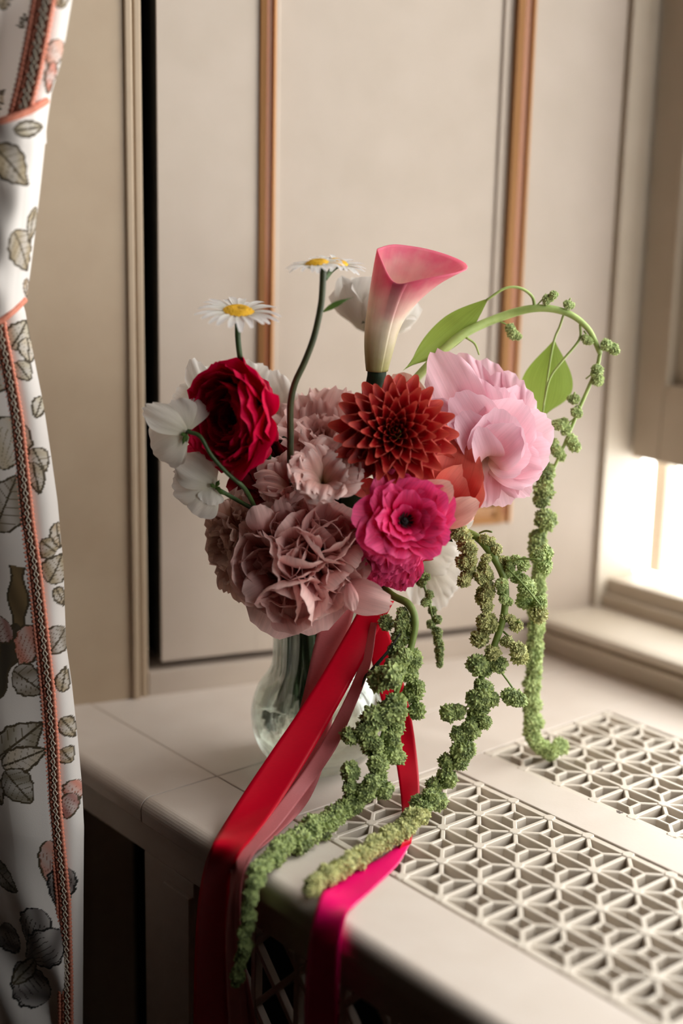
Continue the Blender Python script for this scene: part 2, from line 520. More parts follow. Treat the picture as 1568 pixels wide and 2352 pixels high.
box('bottom_rail', AB, -0.808, OPA1, 0.998, 1.03, 0.033, 0.046, M_sash, sill, 0.002)
box('bottom_rail', AB, -0.808, OPA1, 1.004, 1.05, 0.044, 0.060, M_sash, sill, 0.003)
# pane and glazing bars further out
m, nt, out = new_mat('window_glass')
g1 = N(nt, 'ShaderNodeBsdfTransparent'); g1.inputs[0].default_value = (0.97, 0.985, 0.98, 1)
g2 = N(nt, 'ShaderNodeBsdfGlossy'); g2.inputs['Roughness'].default_value = 0.02
mx = N(nt, 'ShaderNodeMixShader'); mx.inputs[0].default_value = 0.05
nt.links.new(g1.outputs[0], mx.inputs[1]); nt.links.new(g2.outputs[0], mx.inputs[2]); nt.links.new(mx.outputs[0], out.inputs[0])
M_pane = m
box('pane', AB, -0.88, OPA1, 1.088, 1.091, 0.05, OPZ1, M_pane, sill)
box('pane', AB, 0.608, 0.611, 0.52, 0.97, 0.06, 1.55, M_pane, w2)  # pane and bars of the added side window
box('glazing_bar', AB, 0.602, 0.618, 0.74, 0.75, 0.06, 1.55, M_sash, w2, 0.002)
box('glazing_bar', AB, 0.602, 0.618, 0.52, 0.97, 0.80, 0.815, M_sash, w2, 0.002)
gx = PB(1516, 1200, 1.086) @ E1
for k in range(3):
    box('glazing_bar', AB, gx + 0.26 * k - 0.008, gx + 0.26 * k + 0.008, 1.080, 1.098, 0.05, OPZ1, M_sash, sill, 0.002)
box('glazing_bar', AB, -0.88, OPA1, 1.080, 1.098, 0.80, 0.815, M_sash, sill, 0.002)

# the leaf hanging in the top of the window opening, its foot clear of the sill
sl = thing('shutter_leaf', 'pale framed shutter leaf hanging in the window opening at the right edge', 'shutter', AB(-0.75, 1.035, 0.172))
LZ0, LZ1, LA0, LA1 = 0.172, 1.10, -0.803, -0.665
box('stile', AB, LA0, -0.772, 1.022, 1.046, LZ0, LZ1, M_sash, sl, 0.002)
box('stile', AB, LA1 - 0.034, LA1, 1.022, 1.046, LZ0, LZ1, M_sash, sl, 0.002)
box('bottom_rail', AB, -0.772, LA1 - 0.034, 1.022, 1.046, LZ0, LZ0 + 0.066, M_sash, sl, 0.001)
box('top_rail', AB, -0.772, LA1 - 0.034, 1.022, 1.046, LZ1 - 0.06, LZ1, M_sash, sl, 0.001)
box('panel', AB, -0.776, LA1 - 0.030, 1.030, 1.042, LZ0 + 0.05, LZ1 - 0.05, M_sash, sl)
box('bead', AB, -0.772, -0.767, 1.019, 1.032, LZ0 + 0.066, LZ1 - 0.06, M_sash, sl, 0.002)
box('bead', AB, -0.767, LA1 - 0.034, 1.019, 1.032, LZ0 + 0.066, LZ0 + 0.071, M_sash, sl, 0.002)

# ================================================================== radiator bench
bench = thing('radiator_bench', 'cream painted window bench with long boards boxed over the radiator', 'bench', AB(-0.4, 0.7, FLZ))
BF, BB = 0.478, 0.936           # front edge, back edge (against the sill)
G1B0, G1B1, G2B0, G2B1 = 0.544, 0.684, 0.724, 0.864
GA0, GA1 = -0.6865, -0.377
JA = -0.771
def xy(a, b): return AB(a, b)[:2]
def reveal_a(b):
    # a of the reveal face at depth b
    s = (b - W0 @ E2) / (EW @ E2)
    return (W0 + EW * s) @ E1 - 0.004
g = 0.0006
TH = 0.019
def board(a0, a1, b0, b1, slant=False, z1=0.0):
    if slant:
        poly = [xy(reveal_a(b0), b0), xy(a1, b0), xy(a1, b1), xy(reveal_a(b1), b1)]
    else:
        poly = [xy(a0, b0), xy(a1, b0), xy(a1, b1), xy(a0, b1)]
    return prism('board', poly, -TH, z1, M_bench, bench, 0.0008)
board(0, JA - 0.0011, 0.541 + g, BB, True, -0.0003)
board(JA + g, GA0 - 0.0008, 0.541 + g, BB, False)
board(GA0 - 0.0008, GA1 + 0.0008, G1B1 + 0.0008, G2B0 - 0.0008)
board(GA0 - 0.0008, GA1 + 0.0008, G2B1 + 0.0008, BB)
board(GA1 + 0.0016, 0.575, 0.541 + g, BB)
# front boards have a rounded nose
def nose_board(a0, a1, slant=False):
    r = 0.0085
    pr = [(0.541 - g, -TH), (0.541 - g, 0.0)]
    for k in range(0, 8):
        t = math.pi / 2 * k / 7
        pr.append((BF + r - r * math.sin(t), -r + r * math.cos(t)))
    for k in range(1, 5):
        t = math.pi / 2 * k / 4
        pr.append((BF + 0.004 - 0.004 * math.cos(t), -TH + 0.004 - 0.004 * math.sin(t)))
    def fr(i, q, t):
        if i == 0 and slant: return AB(reveal_a(q), q, t)
        return AB(a0 if i == 0 else a1, q, t)
    o = extrude_profile('board', pr, fr, M_bench, bench)
    return o
nose_board(0, JA - 0.0008, True)
nose_board(JA + 0.0008, 0.575)
# case under the boards: frieze, posts and dark openings
box('frieze', AB, -0.965, 0.575, 0.492, 0.512, -0.050, -TH, M_bench, bench, 0.001)
pa = PB(332, 2050, 0.492) @ E1
pa2 = PB(560, 2352, 0.492) @ E1
box('post', AB, pa, pa + 0.062, 0.492, 0.512, FLZ, -0.050, M_bench, bench, 0.001)
box('post', AB, pa + 0.03, pa + 0.062, 0.488, 0.493, FLZ, -0.060, M_bench, bench, 0.001)
box('post', AB, -0.965, -0.93, 0.492, 0.512, FLZ, -0.050, M_bench, bench, 0.001)
box('post', AB, 0.2, 0.26, 0.492, 0.512, FLZ, -0.050, M_bench, bench, 0.001)
box('plinth', AB, -0.965, 0.575, 0.492, 0.512, FLZ, FLZ + 0.08, M_bench, bench, 0.001)
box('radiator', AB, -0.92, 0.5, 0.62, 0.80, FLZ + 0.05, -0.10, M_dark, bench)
# carved front lattice between the posts (a grid of thin bars)
V, F = [], []
def addbar(p, q, w, z0, z1, fr):
    """bar from p to q in plan (fr coords), chamfered top"""
    p = np.array(p, float); q = np.array(q, float)
    d = (q - p) / np.linalg.norm(q - p); n_ = np.array([-d[1], d[0]])
    ch = 0.0005
    sec = [(-w / 2, z0), (w / 2, z0), (w / 2, z1 - ch), (w / 2 - ch, z1), (-w / 2 + ch, z1), (-w / 2, z1 - ch)]
    base = len(V)
    for e in (p, q):
        for s_, z in sec:
            r = e + n_ * s_
            V.append(fr(r[0], r[1], z))
    k = len(sec)
    for i in range(k):
        F.append((base + i, base + (i + 1) % k, base + k + (i + 1) % k, base + k + i))
    F.append(tuple(base + i for i in range(k - 1, -1, -1)))
    F.append(tuple(base + k + i for i in range(k)))
frv = lambda a, z, q: AB(a, 0.505 - q, z)
for k in range(14):
    a_ = pa + 0.075 + k * 0.045
    addbar((a_, FLZ + 0.08), (a_ + 0.0001, -0.05), 0.005, 0, 0.006, frv)
    for j in range(8):
        z_ = -0.05 - j * 0.045
        addbar((a_, z_ - 0.02), (a_ + 0.0225, z_ - 0.0425), 0.004, 0, 0.0055, frv)
        addbar((a_, z_ - 0.02), (a_ + 0.0225, z_ + 0.0025), 0.004, 0, 0.0053, frv)
        addbar((a_ + 0.045, z_ - 0.02), (a_ + 0.0225, z_ - 0.0425), 0.004, 0, 0.0051, frv)
        addbar((a_ + 0.045, z_ - 0.02), (a_ + 0.0225, z_ + 0.0025), 0.004, 0, 0.0049, frv)
o = mesh_obj('front_lattice', V, F, M_bench, bench, smooth=False); fix_normals(o)

# ---- the two lattice grilles let into the top
CELL = 0.0335
BOSS = []
def boss_mesh(ZB, ZT):
    if not BOSS:
        v, f, k = [], [], 8
        for z, rr in ((ZB, 0.0043), (ZT + 0.0001, 0.0043), (ZT + 0.0005, 0.0036)):
            for q in range(k):
                th = 2 * math.pi * (q + .5) / k
                v.append((rr * math.cos(th), rr * math.sin(th), z))
        for l_ in range(2):
            for q in range(k):
                f.append((l_ * k + q, l_ * k + (q + 1) % k, (l_ + 1) * k + (q + 1) % k, (l_ + 1) * k + q))
        f.append(tuple(2 * k + q for q in range(k)))
        me = bpy.data.meshes.new('boss'); me.from_pydata(v, [], f); me.materials.append(M_grille); BOSS.append(me)
    return BOSS[0]
def grille(label, b0, nb=4, na=9):
    t = thing('radiator_grille', label, 'grille', AB(-0.53, b0 + 0.067, -0.01), group='lattice grilles in the bench top')
    global V, F
    V, F = [], []
    a0 = -0.6825
    ZB, ZT = -0.0115, -0.0006
    fr = lambda a, b, z: AB(a, b, z)
    w = 0.0031
    for i in range(1, nb):
        addbar((a0, b0 + i * CELL), (a0 + na * CELL, b0 + i * CELL), w, ZB, ZT, fr)
    for j in range(1, na):
        addbar((a0 + j * CELL, b0), (a0 + j * CELL, b0 + nb * CELL), w, ZB, ZT - 0.00008, fr)
    o = mesh_obj('bar_grid', V, F, M_grille, t, smooth=False); fix_normals(o)
    V, F = [], []
    h = CELL * 0.165
    for j in range(na):
        for i in range(nb):
            c = np.array([a0 + (j + .5) * CELL, b0 + (i + .5) * CELL])
            cs = [c + h * np.array(s_) for s_ in ((-1, -1), (1, -1), (1, 1), (-1, 1))]
            ns = [c + CELL / 2 * np.array(s_) for s_ in ((-1, -1), (1, -1), (1, 1), (-1, 1))]
            for q in range(4):
                addbar(cs[q], ns[q], w * 0.95, ZB, ZT - 0.00016 - 0.00002 * q, fr)
                d = (cs[(q + 1) % 4] - cs[q]); d = d / np.linalg.norm(d) * 0.0012
                addbar(cs[q] - d, cs[(q + 1) % 4] + d, w * 0.8, ZB, ZT - 0.00026 - 0.00002 * q, fr)
    o = mesh_obj('diamond_tracery', V, F, M_grille, t, smooth=False); fix_normals(o)
    for j in range(na + 1):
        for i in range(nb + 1):
            o = bpy.data.objects.new('boss', boss_mesh(ZB, ZT)); COL.objects.link(o)
            o.parent = t; o.matrix_parent_inverse = PM[t.name].inverted()
            o.matrix_basis = Matrix.Translation(Vector(AB(a0 + j * CELL, b0 + i * CELL))) @ Matrix.Rotation(math.atan2(E1[1], E1[0]), 4, 'Z')
    e = 0.004
    for (p0, p1, q0, q1) in ((a0 - e, a0 + na * CELL + e, b0 - e + 0.0008, b0 + 0.0018), (a0 - e, a0 + na * CELL + e, b0 + nb * CELL - 0.0018, b0 + nb * CELL + e - 0.0008),
                             (a0 - e, a0 + 0.0018, b0 + 0.0018, b0 + nb * CELL - 0.0018), (a0 + na * CELL - 0.0018, a0 + na * CELL + e, b0 + 0.0018, b0 + nb * CELL - 0.0018)):
        box('edge_frame', AB, p0, p1, q0, q1, ZB, ZT - 0.0004, M_grille, t, 0.0006)
    return t
grille('cream lattice grille nearest the bench front with ribbon and green tassel across it', G1B0 + 0.003)
grille('cream lattice grille closest to the window sill at the back of the bench', G2B0 + 0.003)

# ================================================================== vase
VX, VY = -0.014, 0.962
m, nt, out = new_mat('clear_glass')
b = N(nt, 'ShaderNodeBsdfGlass'); b.inputs['IOR'].default_value = 1.47; b.inputs['Roughness'].default_value = 0.0
b.inputs['Color'].default_value = (0.97, 0.985, 0.98, 1)
# light goes on through thin glass instead of being blocked
tb = N(nt, 'ShaderNodeBsdfTransparent'); tb.inputs[0].default_value = (0.93, 0.96, 0.95, 1)
mx = N(nt, 'ShaderNodeMixShader'); mx.inputs[0].default_value = 0.45
nt.links.new(b.outputs[0], mx.inputs[1]); nt.links.new(tb.outputs[0], mx.inputs[2])
nt.links.new(mx.outputs[0], out.inputs[0])
M_glass = m
m, nt, out = new_mat('vase_water')
b = N(nt, 'ShaderNodeBsdfGlass'); b.inputs['IOR'].default_value = 1.33; b.inputs['Color'].default_value = (0.985, 0.985, 0.94, 1)
tb = N(nt, 'ShaderNodeBsdfTransparent'); tb.inputs[0].default_value = (0.96, 0.96, 0.92, 1)
mx = N(nt, 'ShaderNodeMixShader'); mx.inputs[0].default_value = 0.35
nt.links.new(b.outputs[0], mx.inputs[1]); nt.links.new(tb.outputs[0], mx.inputs[2])
nt.links.new(mx.outputs[0], out.inputs[0])
M_water = m

vase = thing('glass_vase', 'clear glass vase with round belly and ribbed neck standing on the bench', 'vase', (VX, VY, 0.0))
OUT = [(0.0, 0.001), (0.018, 0.0008), (0.027, 0.002), (0.0385, 0.011), (0.0455, 0.024), (0.0480, 0.038), (0.0468, 0.050), (0.0425, 0.0615), (0.0365, 0.0705), (0.0333, 0.0775), (0.0325, 0.087), (0.0322, 0.105), (0.0322, 0.130), (0.0330, 0.150), (0.0350, 0.162)]
INN = [(0.0335, 0.162), (0.0312, 0.150), (0.0302, 0.130), (0.0302, 0.105), (0.0305, 0.087), (0.0313, 0.0770), (0.0345, 0.0695), (0.0406, 0.0605), (0.0448, 0.0495), (0.0460, 0.038), (0.0436, 0.025), (0.0365, 0.0135), (0.024, 0.007), (0.0, 0.006)]
def lathe_data(prof, k, sub, rib=None):
    P = spline([(r, 0, z) for r, z in prof], sub)
    V, F = [], []
    for (r, _, z) in P:
        r = max(r, 0.0)
        for j in range(k):
            t = 2 * math.pi * j / k
            rr = r * (1 + (rib(z, t) if rib else 0))
            V.append((VX + rr * math.cos(t), VY + rr * math.sin(t), z))
    for i in range(len(P) - 1):
        for j in range(k):
            F.append((i * k + j, i * k + (j + 1) % k, (i + 1) * k + (j + 1) % k, (i + 1) * k + j))
    return V, F
def rib(z, t):
    w = min(1, max(0, (z - 0.066) / 0.016))
    return 0.009 * w * math.cos(26 * t)
V1, F1 = lathe_data(OUT, 132, 60, rib)
V2, F2 = lathe_data(INN, 132, 56, None)
n1 = len(V1)
F = F1 + [tuple(i + n1 for i in f) for f in F2]
k = 132
F += [(59 * k + j, 59 * k + (j + 1) % k, n1 + (j + 1) % k, n1 + j) for j in range(k)]
body = mesh_obj('vase_body', V1 + V2, F, M_glass, vase); fix_normals(body)
WZ = 0.0515
wprof = [(r, z) for r, z in reversed(INN) if z < WZ]
wr_ = np.interp(WZ, [z for r, z in reversed(INN)], [r for r, z in reversed(INN)])
wprof = [(max(0, r - 0.0004), z + 0.0002) for r, z in wprof] + [(wr_ - 0.0004, WZ), (wr_ - 0.004, WZ - 0.0002), (0.0, WZ - 0.0003)]
Vw, Fw = [], []
for (r, z) in wprof:
    for j in range(64):
        t = 2 * math.pi * j / 64
        Vw.append((VX + r * math.cos(t), VY + r * math.sin(t), z))
for i in range(len(wprof) - 1):
    for j in range(64):
        Fw.append((i * 64 + j, i * 64 + (j + 1) % 64, (i + 1) * 64 + (j + 1) % 64, (i + 1) * 64 + j))
water = mesh_obj('water', Vw, Fw, M_water, vase); fix_normals(water)

# ================================================================== ribbons
def mat_satin(name, c, rough=0.32, trans=0.12, aniso=0.6):
    m, nt, out = new_mat(name)
    L = nt.links
    tc = N(nt, 'ShaderNodeTexCoord')
    mp = N(nt, 'ShaderNodeMapping'); mp.inputs['Scale'].default_value = (6, 700, 1)
    L.new(tc.outputs['UV'], mp.inputs['Vector'])
    nz = N(nt, 'ShaderNodeTexNoise'); nz.inputs['Scale'].default_value = 1.0; nz.inputs['Detail'].default_value = 2
    L.new(mp.outputs[0], nz.inputs['Vector'])
    cc = lin(c)
    r = ramp(nt, [(0.3, tuple(x * 0.9 for x in cc[:3]) + (1,)), (0.7, cc)])
    L.new(nz.outputs['Fac'], r.inputs['Fac'])
    b = N(nt, 'ShaderNodeBsdfPrincipled')
    L.new(r.outputs['Color'], b.inputs['Base Color'])
    b.inputs['Roughness'].default_value = rough
    b.inputs['Specular Tint'].default_value = tuple(min(1, x * 0.6 + 0.4) for x in cc[:3]) + (1,)
    b.inputs['Sheen Weight'].default_value = 0.15
    b.inputs['Sheen Tint'].default_value = cc
    t = N(nt, 'ShaderNodeBsdfTranslucent'); L.new(r.outputs['Color'], t.inputs['Color'])
    mix = N(nt, 'ShaderNodeMixShader'); mix.inputs['Fac'].default_value = trans
    L.new(b.outputs[0], mix.inputs[1]); L.new(t.outputs[0], mix.inputs[2])
    L.new(mix.outputs[0], out.inputs[0])
    return m
M_red = mat_satin('red_satin', (214, 6, 40), 0.36, 0.12)
M_hot = mat_satin('hot_pink_satin', (236, 12, 108), 0.30, 0.12)
M_rose = mat_satin('rose_satin', (226, 134, 138), 0.36, 0.25)

def ribbon(name, label, left, right, mat, n=90, k=9, wave=0.0, group='satin ribbons'):
    Lp = spline(left, n); Rp = spline(right, n)
    u = np.linspace(0, 1, k)
    nrm = np.cross(np.gradient(Lp, axis=0), Rp - Lp)
    nrm /= np.linalg.norm(nrm, axis=1)[:, None] + 1e-12
    s = np.linspace(0, 1, n)
    V = Lp[:, None, :] * (1 - u)[None, :, None] + Rp[:, None, :] * u[None, :, None]
    bow = wave * np.sin(s * 9 + 1)[:, None] * np.sin(u * math.pi)[None, :]
    V = V + nrm[:, None, :] * bow[:, :, None]
    UV = np.stack([np.tile(u, n), np.repeat(s, k)], 1)
    o = mesh_obj(name, V.reshape(-1, 3), gfaces(n, k), mat, uv=UV)
    md = o.modifiers.new('thick', 'SOLIDIFY'); md.thickness = 0.0004
    return tag(o, label, 'ribbon', group)

def hang(pts, b):
    return [PB(x, y, b) for x, y in pts]
def air(pts):
    return [PY(x, y, Y) for x, y, Y in pts]
EB = BF - 0.0035
# front red ribbon, from the neck over the bench edge
ribbon('satin_ribbon', 'wide crimson satin ribbon slanting across the vase front and over the bench edge',
       air([(835, 1380, .918), (800, 1445, .912), (745, 1540, .900), (685, 1635, .889), (620, 1730, .876), (560, 1820, .863)]) + [PZ(510, 1900, .006), PZ(488, 1940, 0.005)] + hang([(470, 1990), (456, 2070), (449, 2170), (446, 2290), (445, 2400)], EB),
       air([(905, 1380, .918), (862, 1460, .912), (815, 1550, .901), (760, 1650, .890), (705, 1745, .877), (645, 1840, .860)]) + [PZ(590, 1915, .008), PZ(552, 1960, 0.006)] + hang([(530, 2010), (526, 2080), (522, 2170), (522, 2290), (526, 2400)], EB), M_red, wave=0.001)
# rose ribbon from the left of the neck, passing behind the red one
ribbon('satin_ribbon', 'dusty rose satin ribbon coming from the vase neck behind the crimson ribbon', 
       air([(750, 1375, .925), (722, 1480, .920), (690, 1620, .908), (655, 1740, .892), (615, 1840, .866)]) + [PZ(580, 1905, .005), PZ(535, 1950, 0.004)] + hang([(530, 2030), (520, 2120), (520, 2230), (528, 2400)], EB - 0.0015),
       air([(820, 1375, .925), (792, 1490, .920), (768, 1620, .908), (752, 1720, .895), (728, 1800, .878)]) + [PZ(690, 1865, .006), PZ(618, 1934, 0.003), PZ(576, 1970, 0.0055)] + hang([(556, 2030), (553, 2120), (566, 2230), (600, 2400)], EB - 0.0015), M_rose, wave=0.0015)
ribbon('satin_ribbon', 'narrow folded rose ribbon edging the right side of the crimson ribbon',
       air([(850, 1430, .914), (825, 1530, .905), (775, 1640, .895), (715, 1745, .882), (645, 1840, .863)]) + [PZ(585, 1910, .0065), PZ(545, 1958, 0.004)] + hang([(545, 2020), (540, 2100), (546, 2230), (560, 2400)], EB - 0.003),
       air([(866, 1430, .908), (850, 1530, .900), (808, 1640, .893), (768, 1725, .884), (705, 1815, .872)]) + [PZ(640, 1900, .0075), PZ(592, 1952, 0.006)] + hang([(558, 2015), (552, 2100), (560, 2230), (575, 2400)], EB - 0.003), M_rose)
# right red ribbon falling behind the tassel to the grille, turning back over the edge
ribbon('satin_ribbon', 'crimson satin ribbon falling behind the green tassel onto the front grille',
       air([(838, 1395, .925), (846, 1480, .930), (868, 1580, .930), (895, 1680, .922), (912, 1770, .905), (922, 1850, .885)]) + [PZ(924, 1925, 0.006), PZ(915, 1952, 0.0022)],
       air([(872, 1395, .925), (905, 1490, .930), (932, 1590, .930), (950, 1680, .922), (961, 1780, .905), (962, 1850, .885)]) + [PZ(948, 1915, 0.006), PZ(943, 1938, 0.0022)], M_red, wave=0.001)
ribbon('satin_ribbon', 'hot pink satin ribbon tail lying on the bench and dropping over its front edge',
       [PZ(920, 1935, 0.0016), PZ(880, 1966, 0.0012), PZ(820, 1998, 0.001), PZ(765, 2030, 0.001), PZ(738, 2055, 0.005)] + hang([(718, 2120), (708, 2190), (702, 2270), (700, 2400)], EB),
       [PZ(944, 1935, 0.0016), PZ(915, 1985, 0.0012), PZ(868, 2032, 0.001), PZ(815, 2082, 0.001), PZ(797, 2100, 0.0055)] + hang([(783, 2160), (780, 2210), (778, 2280), (776, 2400)], EB), M_hot, wave=0.0008)

# ================================================================== curtain
CREAM = np.array(lin((236, 229, 225))[:3])
def paint_print(px, motifs):
    """colour of the printed cloth at points given in picture-free cloth coordinates (cm across, cm up)"""
    col = np.tile(CREAM, (len(px), 1))
    for mo in motifs:
        kind, cx, cy, ang, Ln, Wd, c, line = mo[:8]
        c = np.array(lin(c)[:3]); line_c = np.array(lin(line)[:3])
        d = px - np.array([cx, cy])
        ca, sa = math.cos(ang), math.sin(ang)
        lx = d[:, 0] * ca + d[:, 1] * sa      # along
        ly = -d[:, 0] * sa + d[:, 1] * ca
        t = lx / Ln + 0.5
        ins = (t > 0) & (t < 1)
        tt = np.clip(t, 0, 1)
        if kind == 'leaf':
            wob = 1 + 0.05 * np.sin(tt * 30 + cx * 3)
            hw = Wd / 2 * np.sin(math.pi * tt ** 0.75) ** 0.9 * wob
        elif kind == 'petal':
            hw = Wd / 2 * np.sin(math.pi * np.minimum(1, tt ** 1.4)) ** 0.55 * (1 + 0.06 * np.sin(tt * 30))
        else:   # branch
            hw = Wd / 2 * (0.8 + 0.25 * np.sin(tt * 11 + cx))
        ed = np.abs(ly) / np.maximum(hw, 1e-4)
        m = ins & (ed < 1)
        shade = 0.72 + 0.5 * np.clip(0.5 + 0.5 * np.sin(tt * 9 + ly * 3), 0, 1)
        mixk = np.clip(shade - 0.45, 0, 1)[:, None]
        base = c * mixk + CREAM * 0.75 * (1 - mixk) if kind != 'branch' else np.tile(c, (len(px), 1)) * shade[:, None]
        col[m] = base[m]
        lw = 0.085
        out_ = ins & (np.abs(np.abs(ly) - hw) < lw)
        col[out_] = line_c
        if kind == 'leaf':
            rib_ = m & (np.abs(ly) < lw * 0.8)
            col[rib_] = line_c
            ph = (tt * 7 - np.abs(ly) / np.maximum(Wd, 1e-4) * 2.4) % 1.0
            vn = m & (ph < 0.10) & (ed < 0.85)
            col[vn] = line_c * 0.6 + c * 0.4
        elif kind == 'petal':
            ph = ((ly / np.maximum(hw, 1e-3)) * 3.5) % 1.0
            vn = m & (ph < 0.14) & (tt < 0.75)
            col[vn] = line_c * 0.5 + c * 0.5
    return col

m, nt, out = new_mat('printed_chintz')
at = N(nt, 'ShaderNodeAttribute'); at.attribute_name = 'print'
tc = N(nt, 'ShaderNodeTexCoord')
nz = N(nt, 'ShaderNodeTexNoise'); nz.inputs['Scale'].default_value = 1400
nt.links.new(tc.outputs['Object'], nz.inputs['Vector'])
b = N(nt, 'ShaderNodeBsdfPrincipled'); b.inputs['Roughness'].default_value = 0.7
b.inputs['Sheen Weight'].default_value = 0.1
nt.links.new(at.outputs['Color'], b.inputs['Base Color'])
bp = N(nt, 'ShaderNodeBump'); bp.inputs['Strength'].default_value = 0.15; bp.inputs['Distance'].default_value = 0.0005
nt.links.new(nz.outputs['Fac'], bp.inputs['Height']); nt.links.new(bp.outputs[0], b.inputs['Normal'])
tl = N(nt, 'ShaderNodeBsdfTranslucent'); nt.links.new(at.outputs['Color'], tl.inputs['Color'])
mx = N(nt, 'ShaderNodeMixShader'); mx.inputs[0].default_value = 0.15
nt.links.new(b.outputs[0], mx.inputs[1]); nt.links.new(tl.outputs[0], mx.inputs[2])
nt.links.new(mx.outputs[0], out.inputs[0])
M_print = m
M_coral = mat_paint('coral_cord', (204, 116, 92), (226, 148, 124), 0.75, 700, 0.3)
M_creamcord = mat_paint('cream_cord', (206, 190, 170), (224, 210, 192), 0.75, 700, 0.2)

CB = 0.437     # where the curtain hangs, just in front of the bench
SLANT = 0.5    # its face is turned a little towards the window
AR0 = PB(150, 1300, CB) @ E1
def PC(x, y, off=0.0):
    nrm = E2 - SLANT * E1
    d = ray(x, y)
    return Cc + d * ((CB + off - SLANT * AR0 - Cc @ nrm) / (d @ nrm))
def cbq(a): return CB + SLANT * (a - AR0)
def cab(x, y, b=None):
    P = PC(x, y, 0.0 if b is None else b); return (P @ E1) * 100, P[2] * 100     # cloth coordinates in cm
OL, LN, CR, BR, DK = (152, 130, 84), (72, 60, 40), (208, 110, 80), (112, 92, 62), (48, 28, 26)
def mot(kind, x0, y0, x1, y1, wpx, c, line=LN):
    return (kind, x0, y0, x1, y1, wpx, c, line)
def lay_out(V, motifs):
    """V: cloth grid (rows, columns). Cloth coordinates = arc length along the weft and height (cm); motifs are set where they sit on the cloth"""
    d = np.linalg.norm(np.diff(V, axis=1), axis=2)
    S = np.concatenate([np.zeros((V.shape[0], 1)), np.cumsum(d, axis=1)], 1) * 100
    S = S - S.mean(0)[None, :] + S.mean(0)[None, :]
    Z = V[..., 2] * 100
    X_, Y_ = pix(V.reshape(-1, 3))
    S, Z = S.ravel(), Z.ravel()
    out = []
    for kind, x0, y0, x1, y1, wpx, c, line in motifs:
        e = []
        for x, y in ((x0, y0), (x1, y1)):
            q = (X_ - x) ** 2 + (Y_ - y) ** 2
            i = int(np.argmin(q))
            if q[i] > 45 ** 2: break
            e.append((S[i], Z[i]))
        if len(e) < 2: continue
        (s0, z0), (s1, z1) = e
        Ln = math.hypot(s1 - s0, z1 - z0)
        if Ln < 0.2: continue
        out.append((kind, (s0 + s1) / 2, (z0 + z1) / 2, math.atan2(z1 - z0, s1 - s0), Ln, wpx / 30.0, c, line))
    return np.stack([S, Z], 1), out
MOT = [
       mot('leaf', 25, 800, 60, 735, 46, (190, 178, 150)), mot('leaf', 62, 775, 68, 835, 40, (205, 188, 160)), mot('leaf', 38, 830, 72, 875, 40, (190, 178, 150)),
       mot('leaf', 105, 910, 80, 960, 30, (190, 178, 150)), mot('leaf', 75, 1030, 104, 1085, 44, (170, 154, 124)), mot('leaf', 74, 1060, 92, 1135, 34, (170, 154, 124)),
       mot('leaf', -20, 900, 15, 800, 50, OL), mot('branch', -25, 960, 45, 985, 20, BR), mot('petal', 5, 1080, 40, 960, 80, (186, 170, 140)), mot('leaf', -10, 1220, 40, 1090, 80, (130, 112, 84)),
       mot('leaf', 130, 1270, 92, 1240, 50, OL), mot('leaf', 128, 1200, 140, 1260, 34, (178, 150, 110)), mot('leaf', 112, 1340, 145, 1270, 56, OL), mot('leaf', 128, 1350, 150, 1390, 26, OL),
       mot('branch', 38, 1300, 45, 1480, 44, BR), mot('branch', 50, 1440, -20, 1590, 50, (70, 60, 46)), mot('petal', 45, 1530, 80, 1440, 60, CR), mot('petal', -15, 1470, 20, 1430, 60, (140, 60, 46)),
       mot('leaf', 30, 1540, 105, 1590, 70, (120, 104, 78)), mot('leaf', 150, 1440, 112, 1500, 60, (120, 104, 78)), mot('leaf', 140, 1590, 152, 1530, 34, OL), mot('leaf', 140, 1650, 175, 1690, 40, OL), mot('leaf', 140, 1720, 165, 1750, 44, OL),
       mot('leaf', -5, 1740, 98, 1660, 70, (124, 112, 82)), mot('leaf', 5, 1760, 108, 1720, 50, (196, 180, 156)), mot('leaf', 10, 1770, 75, 1845, 74, (110, 100, 72)), mot('leaf', -30, 1770, 5, 1850, 60, (124, 104, 74)),
       mot('petal', 165, 1850, 175, 1790, 50, CR), mot('petal', 150, 1880, 168, 1820, 40, (150, 70, 56)), mot('petal', 118, 2040, 112, 1930, 46, (214, 140, 118)), mot('leaf', -20, 1980, 40, 2050, 60, (96, 92, 66)),
       mot('petal', 40, 2190, 8, 2120, 70, DK, (20, 16, 14)), mot('petal', 70, 2180, 95, 2090, 76, DK, (20, 16, 14)), mot('petal', 60, 2200, 150, 2140, 80, DK, (20, 16, 14)), mot('petal', 40, 2210, 110, 2300, 90, DK, (20, 16, 14)),
       mot('leaf', 30, 2260, 80, 2200, 40, (110, 100, 76)), mot('petal', 130, 2080, 150, 1990, 60, DK, (20, 16, 14)),
       mot('leaf', 0, 20, 40, -60, 40, OL), mot('leaf', 60, 40, 38, 60, 20, (60, 66, 50)), mot('petal', 115, 160, 140, 90, 40, (222, 160, 136)), mot('leaf', 12, 205, -12, 270, 30, OL), mot('petal', 110, 215, 122, 140, 24, CR), mot('leaf', 138, 20, 150, -40, 26, OL)]

